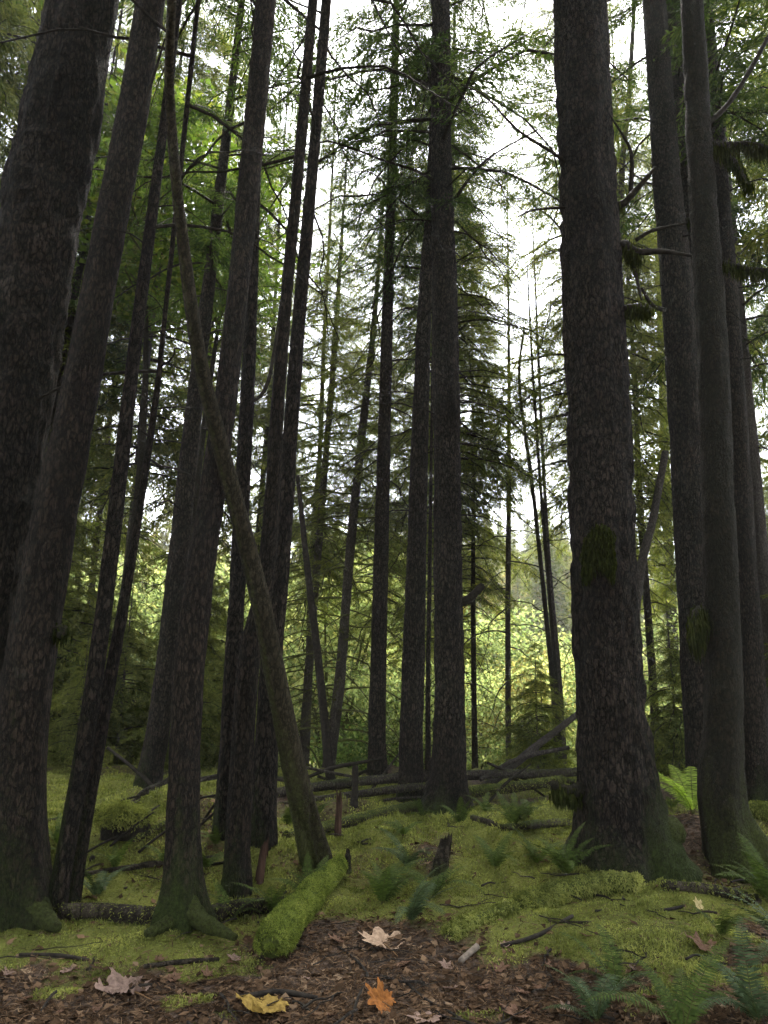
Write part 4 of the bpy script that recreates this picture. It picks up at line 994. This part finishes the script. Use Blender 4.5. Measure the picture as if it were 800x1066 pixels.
# ------------------------------------------------------------------ fallen maple leaves
def leaf_mesh(rng, mat, curl=.25, fold=.2):
    n = 80; th = np.linspace(0, 2 * math.pi, n, endpoint=False)
    r = np.zeros(n)
    for (a, l, w) in [(90, 1.0, 24), (38, .95, 24), (142, .95, 24), (-12, .74, 24), (192, .74, 24)]:
        d = np.degrees(np.abs((th - math.radians(a) + math.pi) % (2 * math.pi) - math.pi)); r = np.maximum(r, l * np.exp(-(d / (w * 1.3))**1.6))
    r = np.maximum(r, .60 - .2 * np.exp(-((np.degrees((th - math.radians(270) + math.pi) % (2 * math.pi) - math.pi)) / 16)**2))
    r = r * (1 + .09 * np.sin(th * 17 + 1) + .05 * rng.normal(size=n))
    V = [[0, 0, 0]]; R_ = [.25, .5, .75, 1]
    for q in R_:
        for t, rr in zip(th, r): V.append([math.cos(t) * rr * q, math.sin(t) * rr * q, 0])
    V = np.array(V)
    a = rng.random() * 3.14
    c1 = V[:, 0] * math.cos(a) + V[:, 1] * math.sin(a); c2 = -V[:, 0] * math.sin(a) + V[:, 1] * math.cos(a)
    V[:, 2] = curl * .6 * c1**2 + .6 * fold * np.abs(c2) * .6 + .15 * vnoise(V[:, 0] * 2.6 + a * 9, V[:, 1] * 2.6, .5) + .10 * vnoise(V[:, 0] * 7, V[:, 1] * 7, a)
    V[:, :2] *= (1 - .28 * np.clip(V[:, 2], 0, .6))[:, None]
    F = []; T3 = np.array([[0, 1 + j, 1 + (j + 1) % n] for j in range(n)])
    for k in range(3):
        for j in range(n): F.append([1 + k * n + j, 1 + (k + 1) * n + j, 1 + (k + 1) * n + (j + 1) % n, 1 + k * n + (j + 1) % n])
    return make_mesh("blade", V, [(T3, 0), (np.array(F), 0)], [mat], True)
STALK = mat_flat("leaf_stalk", (.10, .06, .03), (.2, .12, .06), 30)
def maple_leaf(px, py, w, cols, label, rz=0, tilt=(0, 0), curl=.25, fold=.2, seed=0, group=None):
    rg_ = np.random.default_rng(seed + 100); b = hit(px, py); s = w * pix(b) / 1.8
    root = empty("maple_leaf", b + np.array([0, 0, .004 + abs(tilt[0]) * s * .3]))
    me = leaf_mesh(rg_, mat_flat("dry_leaf", cols[0], cols[1], 7, .7, .004, .25), curl, fold)
    o = child("blade", me, root); o.scale = (s, s, s); o.rotation_euler = (tilt[0], tilt[1], rz)
    C = curve(np.array([[0, 0, 0], [.02, -.5, .06], [.12, -1.0, .02]]), 8); v, f = tube(C, np.linspace(.022, .014, 8), 5)
    st_ = child("stalk", make_mesh("stalk", v, [(f, 0)], [STALK], True), root); st_.scale = (s, s, s); st_.rotation_euler = (tilt[0], tilt[1], rz)
    return tag(root, label, "leaf", group)
TAN = ((.18, .12, .08), (.40, .29, .20)); OR = ((.11, .042, .013), (.30, .12, .03)); YE = ((.11, .07, .018), (.30, .21, .055)); PK = ((.11, .075, .058), (.26, .18, .145)); BR = ((.07, .04, .026), (.17, .10, .065))
maple_leaf(400, 984, 60, TAN, "large pale tan maple leaf lying right of the moss log", .3, (.06, .1), .35, .3, 1)
maple_leaf(398, 1048, 42, OR, "bright orange maple leaf standing up at the bottom centre", 1.2, (.55, -.35), .35, .5, 2)
maple_leaf(278, 1052, 68, YE, "yellow-brown maple leaf at the bottom edge left of the orange one", 2.0, (.12, .1), .5, .45, 3)
maple_leaf(132, 1032, 66, PK, "pinkish tan crumpled leaf on the litter at lower left", .9, (.05, .1), .4, .3, 4)
maple_leaf(446, 1062, 46, PK, "pale greyish leaf at the bottom edge right of the orange one", 2.6, (.1, .1), .2, .2, 5)
maple_leaf(735, 990, 44, BR, "brown crumpled leaf among the ferns at lower right", .2, (.2, .3), .4, .5, 6)
maple_leaf(728, 946, 16, ((.25, .20, .08), (.45, .38, .2)), "little cream leaf caught on the half rotten log", .5, (.9, .1), .2, .3, 7)
maple_leaf(678, 912, 18, YE, "small yellow leaf at the foot of the massive conifer", .5, (.3, .1), .3, .3, 8)
maple_leaf(352, 982, 22, BR, "small brown curled leaf between the moss log and the pale tan leaf", 1.5, (.3, .1), .5, .5, 9)
maple_leaf(600, 1012, 20, BR, "small brown leaf beside the bottom bluish fern", 2.5, (.2, .2), .5, .4, 10)
maple_leaf(540, 1058, 40, BR, "dull brown leaf at the bottom edge left of the ferns", 1.1, (.12, .1), .3, .3, 11)
maple_leaf(465, 1008, 18, PK, "small pale curled leaf beside the pale broken stick", .4, (.3, .2), .4, .4, 12)
for i, (px, py) in enumerate([(100, 1052), (245, 1000), (330, 1058), (420, 1005), (525, 985), (575, 1008), (610, 975), (470, 1030), (60, 1056), (180, 1020), (660, 1010), (545, 1035), (30, 1040), (70, 1012), (200, 1045), (218, 1016), (320, 1020), (505, 1030), (560, 1030), (590, 1052), (640, 985), (680, 1040), (760, 1020), (520, 1010), (165, 1000), (10, 1015), (345, 1058)]):
    maple_leaf(px, py, 13 + (i * 7) % 14, (BR, PK, BR)[i % 3], "small dull brown leaf scattered in the litter", i * 1.3, (.15, .15), .5, .4, 20 + i, "small brown leaves in the litter")

# ------------------------------------------------------------------ air
hz = NT("damp_air")
pv = hz.n('ShaderNodeVolumePrincipled'); pv.inputs['Color'].default_value = (.92, .93, .88, 1); pv.inputs['Density'].default_value = .0006; pv.inputs['Anisotropy'].default_value = .3
hz.l(pv.outputs[0], hz.out.inputs['Volume'])
x0, x1, y0, y1, z0, z1 = -305, 305, -65, 325, -12, 70
HV = [(x, y, z) for z in (z0, z1) for y in (y0, y1) for x in (x0, x1)]
HF = [(0, 2, 3, 1), (4, 5, 7, 6), (0, 1, 5, 4), (2, 6, 7, 3), (0, 4, 6, 2), (1, 3, 7, 5)]
tag(link("haze", make_mesh("haze", HV, [(np.array(HF), 0)], [hz.m])), kind='stuff')
cy.volume_bounces = 0
